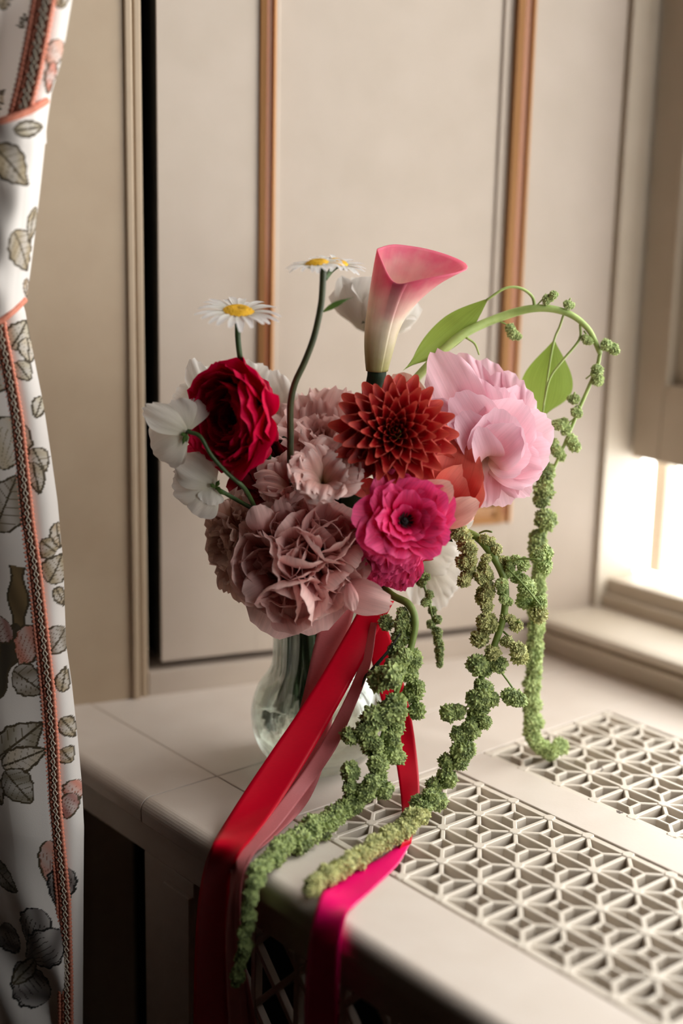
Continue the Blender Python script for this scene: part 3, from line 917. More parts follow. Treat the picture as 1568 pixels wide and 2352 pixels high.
# lower fall of the curtain: a cloth with folds; right edge, braid and left part follow the swag under the tie-back
def edge_curve(pts, zz):
    a = np.array([cab(x, y) for x, y in pts])
    o = np.argsort(a[:, 1])
    return np.interp(zz, a[o, 1] / 100, a[o, 0] / 100)
def cloth(name, y0, y1, redge, width_fn, fold_fn, parent, nz_=1240, na_=170, extra=MOT):
    zt = PC(60, y0)[2]; zb = PC(100, y1)[2]
    zz = np.linspace(zt, zb, nz_)
    ra = edge_curve(redge, zz)
    u = np.linspace(0, 1, na_)
    A = ra[:, None] - width_fn(zz)[:, None] * u[None, :]
    Z = zz[:, None].repeat(na_, 1)
    V = E1[None, None, :] * A[..., None] + E2[None, None, :] * cbq(A)[..., None] + Zv * Z[..., None]
    V = V + np.array([0, 1.0, 0]) * fold_fn(A - ra[:, None], Z)[..., None]
    px, mm = lay_out(V, extra)
    col = paint_print(px, mm)
    col = np.concatenate([col, np.ones((len(col), 1))], 1)
    return mesh_obj(name, V.reshape(-1, 3), gfaces(nz_, na_), M_print, parent, color=col), zz, ra

curtain = thing('floral_curtain', 'floral print curtain with coral braided edging gathered at the left edge', 'curtain', AB(-0.78, CB, FLZ))
RED_LOW = [(50, 690), (58, 715), (78, 820), (100, 930), (118, 1050), (132, 1150), (146, 1300), (149, 1400), (152, 1480), (165, 1570), (178, 1690), (188, 1800), (193, 1900), (192, 2000), (190, 2352), (190, 2420)]
BRAID_LOW = [(2, 700), (10, 760), (30, 860), (46, 950), (58, 1060), (72, 1190), (88, 1300), (104, 1440), (118, 1570), (127, 1700), (132, 1820), (142, 1930), (153, 2040), (158, 2200), (160, 2420)]
zq = np.linspace(-0.4, 0.8, 400)
def fold_low(da, Z):
    # da runs 0 at the right edge to negative on the left; the leading fold steps forward at the braid
    br = np.interp(Z.ravel(), zq, edge_curve(BRAID_LOW, zq) - edge_curve(RED_LOW, zq)).reshape(Z.shape)
    step = 1 / (1 + np.exp((da - br) / 0.0012))       # 1 left of the braid
    q = np.clip(da / np.minimum(br, -1e-3), 0, 1)
    right = 0.012 * ((1 - q) ** 3 - 1)   # rounds away at the right edge
    left = -0.004 + 0.006 * np.sin((da - br) * 60) + 0.004 * np.sin(Z * 22 + da * 40) * np.clip(-(da - br) / 0.03, 0, 1)
    low = np.clip((-0.02 - Z) / 0.10, 0, 1) * 0.006 * np.sin(Z * 60 + da * 90)
    return right * (1 - step) + (left + low - 0.010) * step
lowc, zz_l, ra_l = cloth('lower_drop', 700, 3080, RED_LOW, lambda z: np.full_like(z, 0.13), fold_low, curtain)
# upper part, two folds above the tie-back with a dark hollow between them
RED_UP = [(172, -60), (165, 0), (150, 90), (138, 150), (118, 215), (106, 300)]
BR_UP = [(128, -60), (112, 0), (96, 90), (78, 180), (58, 260), (50, 300)]
def fold_up(da, Z):
    br = np.interp(Z.ravel(), zq, edge_curve(BR_UP, zq) - edge_curve(RED_UP, zq)).reshape(Z.shape)
    q = np.clip(da / np.minimum(br, -1e-3), 0, 1)
    right = 0.012 * ((1 - q) ** 3 - 1)
    d2 = -(da - br)
    hollow = 0.060 * np.exp(-((d2 - 0.017) / 0.007) ** 2)
    step = 1 / (1 + np.exp((da - br) / 0.001))
    return right * (1 - step) + step * (hollow - 0.014)
upc, _, _ = cloth('upper_drop', -70, 330, RED_UP, lambda z: np.full_like(z, 0.13), fold_up, curtain, 240, 190)

def braid(pts, off, parent, z0y, z1y, width=0.0105, bq=0.0):
    zt = PC(60, z0y)[2]; zb = PC(100, z1y)[2]
    n = int((zt - zb) / 0.0011)
    zz = np.linspace(zt, zb, n)
    a = edge_curve(pts, zz)
    OUTD = np.array([0, -1.0, 0])
    TD = (E1 + SLANT * E2) / math.hypot(1, SLANT)
    base = E1 * a[:, None] + E2 * cbq(a)[:, None] + Zv * zz[:, None] + OUTD * off
    # backing tape
    Vt = np.stack([base + TD * s_ * width / 2 + OUTD * d_ for s_ in (-1, 1) for d_ in (0, 0.0012)], 1).reshape(-1, 3)
    Ft = []
    order = [0, 1, 3, 2]
    for i in range(n - 1):
        for j in range(4):
            p_, q_ = order[j], order[(j + 1) % 4]
            Ft.append((i * 4 + p_, i * 4 + q_, (i + 1) * 4 + q_, (i + 1) * 4 + p_))
    tape = mesh_obj('braid_tape', Vt, Ft, M_coral, parent)
    fix_normals(tape)
    def cord(name, lat, out, rad, k, mat):
        th = np.arange(k) / k * 2 * math.pi
        rad = np.broadcast_to(np.asarray(rad, float), (n,))
        Vc = (base + TD * lat[:, None] + OUTD * out[:, None])[:, None, :] + rad[:, None, None] * (np.cos(th)[None, :, None] * TD + np.sin(th)[None, :, None] * OUTD)
        Fc = [(i * k + j, i * k + (j + 1) % k, (i + 1) * k + (j + 1) % k, (i + 1) * k + j) for i in range(n - 1) for j in range(k)]
        return mesh_obj(name, Vc.reshape(-1, 3), Fc, mat, parent)
    ph = np.arange(n)
    # beaded coral cords at the edges and beside the wave, cream cords plaited over the middle
    for oa, rr in ((-0.40, 0.15), (-0.14, 0.14), (0.42, 0.15)):
        cord('braid_cord', np.full(n, oa * width), np.full(n, 0.0012), rr * width * (1 + 0.35 * np.sin(ph * 2 * math.pi / 2.6 + oa * 9)), 6, M_coral)
    for sg in (1, -1):
        tri = np.abs(((ph / 8.0 + (0 if sg > 0 else 0.5)) % 1) * 2 - 1) * 2 - 1
        cord('braid_wave', 0.14 * width + 0.2 * width * tri * (1 if sg > 0 else 0.55), 0.0016 + 0.08 * width + 0.0006 * np.abs(tri), 0.060 * width, 5, M_creamcord)
braid(BRAID_LOW, 0.0125, curtain, 712, 3075, 0.0115)
braid([(x, y) for x, y in BR_UP], 0.0135, curtain, -60, 300, 0.0155)

# tie-back band with coral piping
tie = thing('curtain_tieback', 'white floral tieback band with coral piping wrapped round the curtain', 'tieback', AB(-0.80, CB - 0.02, 0.35))
TOPL = [(-120, 292), (-60, 292), (0, 285), (40, 277), (80, 258), (104, 238), (113, 226)]
BOTL = [(-120, 770), (-60, 755), (0, 737), (25, 726), (45, 708), (58, 690), (62, 684)]
nt_, na_ = 300, 90
Tp = spline([PC(x, y, 0.0) for x, y in TOPL], na_); Bp = spline([PC(x, y, -0.002) for x, y in BOTL], na_)
mid = [(-120, 520), (-60, 515), (0, 510), (35, 500), (65, 480), (84, 462), (90, 455)]
Mp = spline([PC(x, y, -0.001) for x, y in mid], na_)
vv = np.linspace(0, 1, nt_)[:, None, None]
G = Tp[None] * (1 - vv) * (1 - 2 * vv) + Mp[None] * 4 * vv * (1 - vv) + Bp[None] * vv * (2 * vv - 1)
uu = np.linspace(0, 1, na_)[None, :]
# the band curls away round the curtain at its right edge; soft drag folds
rounding = 0.026 * (np.clip((uu - 0.55) / 0.45, 0, 1) ** 2.4 - 1)
fold = 0.0022 * np.sin(vv[..., 0] * 9 + uu * 7) * np.sin(vv[..., 0] * math.pi) + 0.0015 * np.sin(vv[..., 0] * 23 - uu * 12)
G = G + np.array([0, 1.0, 0]) * (rounding + fold * (1 - np.clip((uu - 0.6) / 0.3, 0, 1)))[..., None]
MT = [mot('leaf', -12, 335, 66, 425, 60, OL), mot('leaf', 30, 530, 62, 622, 62, OL), mot('leaf', 82, 475, 66, 560, 30, OL), mot('leaf', -60, 430, -10, 350, 50, OL), mot('leaf', 30, 300, 100, 290, 26, (170, 156, 124)), mot('leaf', 58, 640, 66, 690, 22, (206, 176, 140))]
px, MT = lay_out(G, MT)
col = paint_print(px, MT); col = np.concatenate([col, np.ones((len(col), 1))], 1)
mesh_obj('band', G.reshape(-1, 3), gfaces(nt_, na_), M_print, tie, color=col)
tube('piping', G[0, ::3], 0.0022, M_coral, tie, n=80, k=8)
tube('piping', G[-1, ::3], 0.0020, M_coral, tie, n=80, k=8)

# ================================================================== flowers
M_stem = mat_paint('green_stem', (40, 64, 30), (60, 84, 40), 0.5, 90, 0.1)
M_stemd = mat_paint('dark_stem', (44, 52, 26), (66, 68, 36), 0.5, 90, 0.1)
M_leafd = mat_petal('dark_leaf', (34, 52, 30), (44, 66, 36), (52, 74, 40), trans=0.25, vein=0.12)
M_sepal = mat_petal('sepal_green', (92, 118, 56), (84, 112, 50), (70, 96, 42), trans=0.3, vein=0.12)

def rnd(a, b): return random.uniform(a, b)
SEED = [100]
def sd():
    SEED[0] += 1
    return SEED[0]

def stem_to_vase(parent, P, mat=None, r=0.0027, mid=None, ang=None):
    """stem from the flower's base down through the neck of the vase into the water"""
    mat = mat or M_stem
    P = np.asarray(P, float)
    d = np.array([VX, VY]) - P[:2]
    t = math.pi * 1.05 + rnd(-1.5, 1.5) if ang is None else ang
    q = rnd(.012, .0262)
    neck = np.array([VX + q * math.cos(t), VY + q * math.sin(t), 0.150])
    nk2 = np.array([VX + q * .85 * math.cos(t), VY + q * .85 * math.sin(t), 0.085])
    foot = np.array([VX + q * 1.15 * math.cos(t + .5), VY + q * 1.15 * math.sin(t + .5), rnd(0.027, 0.038)])
    pts = [P]
    if mid is not None: pts += [np.asarray(q) for q in mid]
    pts += [P * 0.35 + neck * 0.65 + np.array([0, 0, 0.012])] if mid is None else []
    pts += [neck, nk2, foot]
    return tube('stem', pts, r, mat, parent, n=36, k=8)

def ring(t, mat, n, L, W, a0, a1, ph0=None, jit=1.0, r0=0.0, z0=0.0, **kw):
    ph0 = rnd(0, 6.28) if ph0 is None else ph0
    for i in range(n):
        s = sd()
        petal(t, mat, L * (1 + jit * rnd(-.10, .10)), W * (1 + jit * rnd(-.12, .12)), a0 + jit * rnd(-6, 6), a1 + jit * rnd(-8, 8),
              phi=ph0 + 2 * math.pi * i / n + jit * rnd(-.18, .18), r0=r0, z0=z0 + jit * rnd(-.0006, .0006), seed=s, **kw)

def flower(name, label, x, y, Y, d, cat='flower', group='flowers of the bouquet', back=0.0, roll=0.0):
    d = np.asarray(d, float); d = d / np.linalg.norm(d)
    P = PY(x, y, Y) - d * back
    t = thing(name, label, cat, P, d, group, roll)
    return t, P, d

# ---- crimson ranunculus
M_crim = mat_petal('crimson_petal', (120, 2, 28), (206, 2, 50), (226, 10, 76), trans=0.36, rough=0.5, vein=0.10)
t, P, d = flower('ranunculus', 'crimson ranunculus with tight crinkled layers beside the white sweet peas', 532, 958, .905, (-0.66, -0.74, 0.06), back=0.017)
for i, (L, a0, a1, n) in enumerate([(.017, 60, -30, 5), (.022, 66, -26, 6), (.027, 72, -22, 7), (.032, 78, -16, 8), (.036, 82, -10, 9), (.040, 84, -4, 10), (.043, 86, 2, 10), (.046, 88, 8, 9)]):
    ring(t, M_crim, n, L, L * 0.95, a0, a1, cup=0.55, cup1=0.25, ruf=0.035, rfreq=2.5, frill=0.05, ffreq=7, vm=.6, b0=.35, r=.22, tap=.05, k=0.9)
ring(t, M_crim, 7, .047, .044, 92, 26, cup=0.4, cup1=0.1, ruf=0.05, rfreq=2, frill=0.04, r=.22, b0=.35, tap=0.05)
# loose petals at the back of the bloom, towards the room
for (x0, y0, x1, y1, w, Yt) in ((590, 965, 600, 868, 62, .93), (595, 985, 628, 965, 90, .92), (590, 1000, 588, 1062, 70, .915), (575, 930, 560, 848, 44, .915), (500, 1030, 425, 1035, 40, .925), (480, 980, 452, 925, 44, .915)):
    blade(t, M_crim, PY(x0, y0, .918), PY(x1, y1, Yt), w * .00029, bow=0.12, cup=0.25, ruf=0.04, rfreq=2, seed=sd(), frill=0.03, r=.25)
M_blackeye = mat_paint('dark_eye', (22, 12, 16), (52, 30, 34), 0.7, 400, 0.5)
def dome(parent, r, h, mat, z0, name, k=20, rows=8, bump=0.06):
    V, F = [], []
    for i in range(rows + 1):
        a = math.pi / 2 * i / rows
        for j in range(k):
            th = 2 * math.pi * j / k
            q = 1 + bump * math.sin(j * 7.3 + i * 4.1)
            V.append((r * math.cos(a) * math.cos(th) * q, r * math.cos(a) * math.sin(th) * q, z0 + h * math.sin(a) * q))
    for i in range(rows):
        for j in range(k):
            F.append((i * k + j, i * k + (j + 1) % k, (i + 1) * k + (j + 1) % k, (i + 1) * k + j))
    return mesh_obj(name, V, F, mat, parent, local=True)
dome(t, .006, .008, M_blackeye, 0.008, 'eye')
stem_to_vase(t, P)

# ---- red dahlia
M_dahl = mat_petal('dahlia_petal', (90, 2, 10), (158, 8, 16), (176, 24, 26), edge=(212, 84, 68), trans=0.25, rough=0.45, vein=0.12, edgepos=0.72)
def dahlia(label, x, y, Y, d, R, N_=118, back=0.02, start=0):
    t, P, d = flower('dahlia', label, x, y, Y, d, back=back)
    for i in range(start, N_):
        f = (i + 0.5) / N_
        th = 4 + 100 * f ** 0.80
        L = R * (0.14 + 0.82 * f ** 0.85)
        rr = 0.30 * R
        Wd = L * (0.52 + 0.20 * f)
        petal(t, M_dahl, L * rnd(.94, 1.06), Wd, th + rnd(-4, 4), th - 30 * (1 - .75 * f) + rnd(-6, 6), phi=i * 2.39996 + rnd(-.06, .06), r0=rr * math.sin(math.radians(th)) * .9,
              z0=rr * math.cos(math.radians(th)), cup=1.25, cup1=1.0, k=1.3, vm=.52, b0=.45, tap=.50, r=.34, e=2.0, seed=sd(), nu=11, nv=11, curl=16)
    dome(t, rr * .55, rr * .9, M_sepal, 0.0, 'eye', bump=0.12)
    return t, P
t, P = dahlia('deep red dahlia with pointed layered petals in the middle of the bouquet', 905, 990, .900, (-0.02, -0.92, 0.36), .0355, 94, back=0.008)
stem_to_vase(t, P, r=.003)
t, P = dahlia('red dahlia half hidden beneath the hot pink ranunculus', 880, 1290, .925, (0.10, -0.55, -0.55), .034, 52, back=0.01, start=14)
stem_to_vase(t, P, r=.003)

# ---- hot pink ranunculus
M_hotp = mat_petal('hot_pink_petal', (208, 4, 52), (242, 20, 96), (248, 84, 148), trans=0.40, rough=0.5, vein=0.12, mpos=.5)
t, P, d = flower('ranunculus', 'hot pink ranunculus with dark eye and ruffled lower skirt', 936, 1193, .880, (0.16, -0.90, 0.36), back=0.012)
for (L, a0, a1, n, W) in [(.017, 28, 40, 5, .013), (.022, 40, 46, 7, .018), (.026, 52, 54, 8, .022), (.029, 62, 62, 9, .026), (.031, 72, 74, 9, .029)]:
    ring(t, M_hotp, n, L, W, a0, a1, jit=1.5, cup=0.75, cup1=0.35, ruf=0.06, rfreq=2.2, frill=0.035, r=.24, b0=.3, r0=.002)
ring(t, M_blackeye, 16, .006, .0012, 10, 30, cup=.2, name='stamen', r0=.003, z0=.003)
dome(t, .0028, .004, M_blackeye, 0.001, 'eye', bump=.2)
for k_ in range(54):     # ruffled skirt hanging below the open face
    ang = rnd(math.radians(150), math.radians(345))
    f = rnd(0, 1)
    tx, ty = 905 + (62 + 46 * f) * math.cos(ang) - 6, 1240 - (72 + 50 * f) * math.sin(ang) * 1.0
    bx, by = 912 + 40 * math.cos(ang), 1228 - 30 * math.sin(ang)
    blade(t, M_hotp, PY(bx, by, .908 + .004 * f), PY(tx, ty, .893 + .022 * f), rnd(44, 64) * .00028, bow=0.22, cup=0.2, ruf=0.09, rfreq=2.5, frill=0.06, curl=0.08, seed=sd(), nu=9, nv=9, r=.2, b0=.35)
stem_to_vase(t, P)

# ---- dusty pink peony at the front
M_dusty = mat_petal('dusty_pink_petal', (190, 110, 112), (236, 178, 174), (244, 206, 200), trans=0.36, rough=0.6, vein=0.09)
t, P, d = flower('peony', 'dusty pink peony with crumpled inner petals at the front over the vase neck', 690, 1290, .893, (-0.02, -0.93, 0.30), back=0.028)
def tuft(t, mat, ox, oy, oz, tx, ty, s, layers, **kw):
    M4 = Matrix.Translation((ox, oy, oz)) @ Euler((ty, tx, rnd(0, 6.28)), 'YXZ').to_matrix().to_4x4() if False else Matrix.Translation((ox, oy, oz)) @ Vector((tx, ty, 1)).normalized().to_track_quat('Z', 'Y').to_matrix().to_4x4()
    for (n, L, W, a0, a1) in layers:
        ring(t, mat, n, L * s, W * s, a0, a1, cup=.9, cup1=.5, ruf=.055, rfreq=1.5, frill=.035, ffreq=4, r=.24, b0=.35, jit=1.9, curl=-25, nu=11, nv=11, M4=M4, **kw)
TL = [(3, .023, .028, 14, -36), (4, .030, .035, 38, -18), (4, .036, .041, 60, 0)]
for k_ in range(5):
    an = 2 * math.pi * k_ / 5 + .75
    tuft(t, M_dusty, .0165 * math.cos(an), .0165 * math.sin(an), .010 + rnd(-.003, .003), .55 * math.cos(an), .55 * math.sin(an), rnd(.85, 1.1), TL)
tuft(t, M_dusty, .0, .0, .020, rnd(-.2, .2), .2, .9, TL)
ring(t, M_dusty, 9, .050, .044, 78, 52, cup=.55, cup1=.2, ruf=0.06, rfreq=2, frill=0.04, r=.22, b0=.3, jit=1.2, nu=11, nv=11)
ring(t, M_dusty, 7, .050, .048, 95, 70, cup=.5, cup1=.15, ruf=0.04, rfreq=1.6, frill=0.03, r=.24, b0=.3, jit=1.2, nu=11, nv=11)
# the guard petals that show singly
for (x0, y0, x1, y1, w, Y0, Y1, bow) in ((770, 1350, 898, 1392, 84, .905, .885, .18), (640, 1330, 560, 1370, 90, .90, .885, .2), (700, 1340, 690, 1428, 150, .89, .893, .25), (640, 1350, 655, 1420, 110, .89, .90, .25),
                                          (610, 1230, 588, 1160, 70, .905, .90, .15), (660, 1230, 640, 1146, 60, .915, .905, .15), (780, 1270, 822, 1300, 90, .90, .893, .2), (600, 1290, 548, 1310, 80, .905, .90, .2),
                                          (720, 1240, 705, 1150, 66, .92, .912, .15), (770, 1250, 800, 1180, 70, .92, .91, .15), (800, 1340, 812, 1402, 34, .885, .876, .1)):
    blade(t, M_dusty, PY(x0, y0, Y0), PY(x1, y1, Y1), w * .00028, bow=bow, cup=0.45, ruf=0.05, rfreq=1.8, frill=0.04, seed=sd(), r=.25, b0=.4)
stem_to_vase(t, P, r=.003)

# ---- pale dusty bloom at the left
M_beige = mat_petal('blush_beige_petal', (188, 132, 122), (228, 186, 172), (238, 204, 192), trans=0.34, rough=0.6, vein=0.1)
t, P, d = flower('carnation', 'blush beige ruffled bloom at the lower left of the bouquet', 525, 1255, .935, (-0.80, -0.55, -0.12), back=0.014)
for (L, a0, a1, n, W) in [(.020, 20, 5, 6, .018), (.026, 38, 25, 8, .024), (.031, 56, 42, 10, .028), (.034, 72, 62, 11, .030), (.036, 88, 84, 11, .032)]:
    ring(t, M_beige, n, L, W, a0, a1, cup=0.5, cup1=0.2, ruf=0.10, rfreq=2.6, frill=0.08, ffreq=9, r=.15, b0=.3, jit=1.4)
for (x0, y0, x1, y1, w) in ((540, 1200, 560, 1135, 50), (545, 1290, 560, 1385, 56), (530, 1290, 520, 1362, 56), (520, 1200, 505, 1150, 50)):
    blade(t, M_beige, PY(x0, y0, .94), PY(x1, y1, .935), w * .00029, bow=.15, cup=.3, ruf=.09, rfreq=2.5, frill=.07, seed=sd(), r=.15)
stem_to_vase(t, P)

# ---- big pale pink peony at the right
M_pink = mat_petal('pale_pink_petal', (246, 222, 204), (248, 194, 206), (249, 208, 222), trans=0.36, rough=0.55, vein=0.05, mpos=.55)
t, P, d = flower('peony', 'large pale pink peony leaning right with broad open petals', 1120, 1045, .955, (0.35, -0.75, 0.45), back=0.012)
c0 = (1118, 1050)
for (x1, y1, w, Y0, Y1, bow, cup, ruf) in (
        (1000, 808, 120, .965, .965, .10, .7, .03), (1055, 812, 110, .972, .985, .08, .4, .06), (1110, 822, 110, .972, .985, .08, .4, .07), (1168, 852, 120, .970, .98, .08, .4, .06),
        (1212, 890, 110, .968, .972, .10, .4, .05), (1150, 890, 130, .962, .962, .10, .5, .06), (1085, 870, 120, .960, .96, .12, .5, .06),
        (975, 925, 90, .955, .95, .10, .5, .03), (1265, 965, 120, .958, .955, .12, .45, .05), (1262, 1030, 120, .955, .945, .14, .45, .05), (1242, 1085, 110, .952, .938, .12, .4, .05),
        (1215, 1138, 70, .952, .94, .10, .3, .05), (1160, 1162, 90, .950, .94, .12, .4, .04), (1112, 1165, 66, .950, .938, .12, .4, .03), (1085, 1150, 50, .95, .94, .1, .3, .02),
        (1205, 930, 140, .955, .945, .16, .6, .04), (1155, 945, 130, .950, .930, .24, .8, .03), (1050, 905, 120, .955, .945, .2, .8, .03), (1190, 985, 110, .948, .925, .22, .7, .03),
        (1020, 985, 90, .948, .935, .15, .8, .03), (1060, 950, 90, .950, .932, .2, .9, .02), (1100, 985, 70, .945, .922, .3, 1.0, .02), (1215, 1045, 110, .948, .93, .2, .6, .04)):
    blade(t, M_pink, PY(c0[0] + rnd(-10, 10), c0[1] + rnd(-8, 8), Y0), PY(x1, y1, Y1), w * .000295, bow=bow, cup=-cup * .6, ruf=ruf, rfreq=1.8, frill=0.03, ffreq=6, seed=sd(), r=.22, b0=.3, vm=.7, tap=.05, curl=-0.06)
stem_to_vase(t, P, r=.003)

# ---- coral peony behind the dahlia
M_coralp = mat_petal('coral_petal', (198, 36, 36), (208, 62, 54), (222, 118, 100), trans=0.32, rough=0.55, vein=0.08, mpos=.5)
M_salmon = mat_petal('salmon_petal', (222, 130, 110), (226, 158, 144), (232, 182, 168), trans=0.32, rough=0.55, vein=0.08)
t, P, d = flower('peony', 'coral peony cup with pale salmon outer petals tucked behind the red dahlia', 990, 1090, .955, (0.25, -0.45, 0.85), back=0.0)
for (x0, y0, x1, y1, w, Y0, Y1, bow, cup, mm) in (
        (1000, 1195, 1062, 1005, 140, .925, .935, .18, .5, M_coralp), (1005, 1190, 1088, 1075, 120, .918, .925, .2, .5, M_coralp), (1000, 1205, 1100, 1150, 64, .908, .905, .15, .3, M_salmon),
        (985, 1110, 1040, 985, 150, .955, .965, .15, .6, M_coralp), (1000, 1110, 1085, 1030, 150, .945, .950, .18, .6, M_coralp), (990, 1120, 1075, 1110, 150, .935, .930, .2, .5, M_coralp),
        (990, 1150, 1100, 1150, 110, .940, .938, .2, .4, M_salmon), (975, 1180, 1090, 1180, 70, .918, .915, .2, .3, M_salmon), (975, 1150, 1040, 1115, 80, .905, .893, .15, .5, M_salmon),
        (965, 1180, 1005, 1130, 70, .905, .898, .15, .4, M_salmon), (940, 1010, 918, 856, 120, .985, .99, .12, .5, M_salmon), (950, 1010, 985, 900, 110, .98, .99, .1, .5, M_salmon), (900, 1050, 890, 870, 90, .985, .995, .1, .5, M_salmon),
        (830, 1100, 830, 1140, 90, .925, .915, .1, .3, M_coralp), (860, 1100, 880, 1140, 110, .925, .915, .1, .3, M_coralp), (930, 1090, 960, 1130, 90, .925, .91, .1, .3, M_coralp)):
    blade(t, mm, PY(x0, y0, Y0), PY(x1, y1, Y1), w * .00029, bow=bow, cup=-cup, ruf=.03, rfreq=1.8, frill=.025, seed=sd(), r=.25, b0=.4)
stem_to_vase(t, P, r=.003)

# ---- lisianthus
M_lis = mat_petal('lisianthus_petal', (226, 204, 150), (236, 190, 174), (236, 180, 174), edge=(244, 214, 208), trans=0.34, rough=0.6, vein=0.10, mpos=.4)
def lisianthus(label, x, y, Y, d, s=1.0, rings=((5, .032, .036, 16, 70), (6, .036, .040, 22, 96))):
    t, P, d = flower('lisianthus', label, x, y, Y, d, back=0.022 * s)
    for n, L, W, a0, a1 in rings:
        ring(t, M_lis, n, L * s, W * s, a0, a1, cup=0.8, cup1=0.15, ruf=0.09, rfreq=3.4, frill=0.045, ffreq=8, r=.16, e=3, b0=.32, vm=.8, k=2.4, curl=20, nu=23, nv=15)
    return t, P
t, P = lisianthus('small pale pink lisianthus with an open cream throat below the dahlia', 745, 1085, .895, (0.05, -0.80, 0.60), .95)
stem_to_vase(t, P)
t, P = lisianthus('half-open pink lisianthus at the foot of the bare daisy stem', 655, 1095, .925, (-0.35, -0.60, 0.70), .85)
stem_to_vase(t, P)
M_blush = mat_petal('blush_ruffle_petal', (240, 204, 176), (242, 194, 186), (246, 210, 204), trans=0.40, rough=0.6, vein=0.07)
t, P, d = flower('lisianthus', 'large blush ruffled double lisianthus behind the bare daisy stem', 735, 985, .965, (-0.05, -0.70, 0.70), back=0.030)
for (L, a0, a1, n, W) in [(.026, 15, 5, 5, .022), (.034, 30, 25, 7, .028), (.042, 44, 46, 9, .032), (.046, 58, 68, 10, .036), (.046, 72, 92, 10, .036)]:
    ring(t, M_blush, n, L, W, a0, a1, cup=0.6, cup1=0.2, ruf=0.10, rfreq=2.8, frill=0.07, ffreq=9, r=.15, b0=.3, jit=1.5, curl=15, nu=13, nv=12)
stem_to_vase(t, P)

# ---- dark red blooms deep in the shade
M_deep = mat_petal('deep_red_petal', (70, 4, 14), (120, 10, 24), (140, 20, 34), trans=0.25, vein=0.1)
DEEP = []
for lab, x, y, Y, d, R in (('dark red bloom in shadow under the crimson ranunculus', 600, 1075, .955, (-0.4, -0.8, 0.3), .030), ('dark red bloom hidden between the front peony and the lisianthus', 690, 1165, .965, (0.0, -0.9, 0.3), .030), ('dark red bloom deep between lisianthus and hot pink ranunculus', 800, 1175, .96, (0.0, -0.9, 0.2), .028)):
    t, P, d = flower('ranunculus', lab, x, y, Y, d, back=.012)
    DEEP.append(t)
    for f in (.55, .75, .95, 1.1):
        ring(t, M_deep, 7, R * f, R * f * .9, 70, 10 + 40 * (f - .5), cup=.6, cup1=.3, ruf=.04, frill=.03, r=.25, b0=.35)
    stem_to_vase(t, P)

# ---- sweet peas
M_white = mat_petal('white_petal', (230, 226, 206), (242, 237, 228), (246, 242, 238), trans=0.5, rough=0.6, vein=0.04)
def sweet_pea(label, cx, cy, Y, petals, stem=None, calyx=None, face=None, st=True):
    t = thing('sweet_pea', label, 'flower', PY(cx, cy, Y), group='flowers of the bouquet')
    for (x0, y0, x1, y1, w, dY) in petals:
        blade(t, M_white, PY(x0, y0, Y), PY(x1, y1, Y + dY), w * .00029, face=face, bow=0.12, cup=0.15, ruf=0.07, rfreq=1.7, frill=0.045, ffreq=5, seed=sd(), r=.25, b0=.22, vm=.7, nu=15, nv=15)
    if calyx:
        for (x1, y1) in calyx:
            blade(t, M_sepal, PY(cx, cy, Y - .003), PY(x1, y1, Y - .004), 10 * .00029, bow=.1, cup=.4, seed=sd(), nu=7, nv=8, name='sepal', tap=.9, r=.3, e=1.2)
    if stem: tube('stem', [PY(*q) for q in stem], [.0013, .0016], M_stem, t, n=40, k=8)
    elif st: stem_to_vase(t, PY(cx, cy, Y), r=.0014)
    return t
sweet_pea('white sweet pea with wide wavy petals and green calyx at far left', 428, 995, .900, [(430, 995, 330, 935, 66, .0), (428, 992, 350, 1035, 120, .006), (430, 990, 395, 920, 90, .008), (430, 985, 440, 915, 90, .014), (425, 1005, 380, 1050, 80, .01)],
          stem=[(428, 992, .897), (445, 995, .895), (462, 1005, .893), (485, 1045, .892), (520, 1085, .892), (555, 1115, .895), (575, 1145, .905), (600, 1200, .93)], calyx=[(412, 1000), (418, 1025), (428, 1018), (440, 985)])
sweet_pea('white sweet pea hanging below the far left one beside its green stem', 495, 1120, .905, [(495, 1115, 410, 1055, 90, .004), (495, 1118, 395, 1115, 90, .008), (495, 1122, 440, 1178, 90, .0), (490, 1120, 480, 1160, 60, -.004), (490, 1110, 455, 1040, 70, .008), (495, 1110, 400, 1080, 60, .01)],
          calyx=[(480, 1110), (510, 1125), (520, 1140), (505, 1100)])
sweet_pea('white sweet pea rising behind the crimson ranunculus at left', 470, 930, .975, [(475, 930, 440, 825, 60, .01), (475, 930, 470, 840, 60, .012), (470, 940, 400, 900, 90, .01), (470, 940, 420, 940, 90, .006), (475, 940, 500, 870, 80, .01)])
sweet_pea('white sweet pea blurred behind the left daisy stem', 560, 900, 1.0, [(560, 900, 500, 835, 80, .0), (560, 900, 560, 825, 90, .0), (565, 900, 610, 840, 80, .0), (560, 905, 520, 870, 80, .0)])
sweet_pea('white sweet pea blurred between the ranunculus and the blush lisianthus', 640, 950, 1.0, [(640, 950, 625, 850, 80, .0), (640, 950, 660, 880, 70, .0), (640, 950, 590, 900, 80, .0), (640, 950, 680, 930, 60, .0)])
sweet_pea('white petals showing under the bouquet beside the green tassels at right', 985, 1290, .985, [(975, 1260, 1040, 1300, 110, .0), (980, 1290, 1045, 1360, 100, .0), (985, 1290, 1010, 1400, 90, .0), (990, 1250, 1062, 1260, 80, .005), (980, 1290, 960, 1390, 80, .005)])
sweet_pea('small white petal poking out under the pale pink peony', 1060, 1215, .955, [(1040, 1220, 1085, 1180, 40, .0), (1040, 1225, 1075, 1205, 34, .0)])

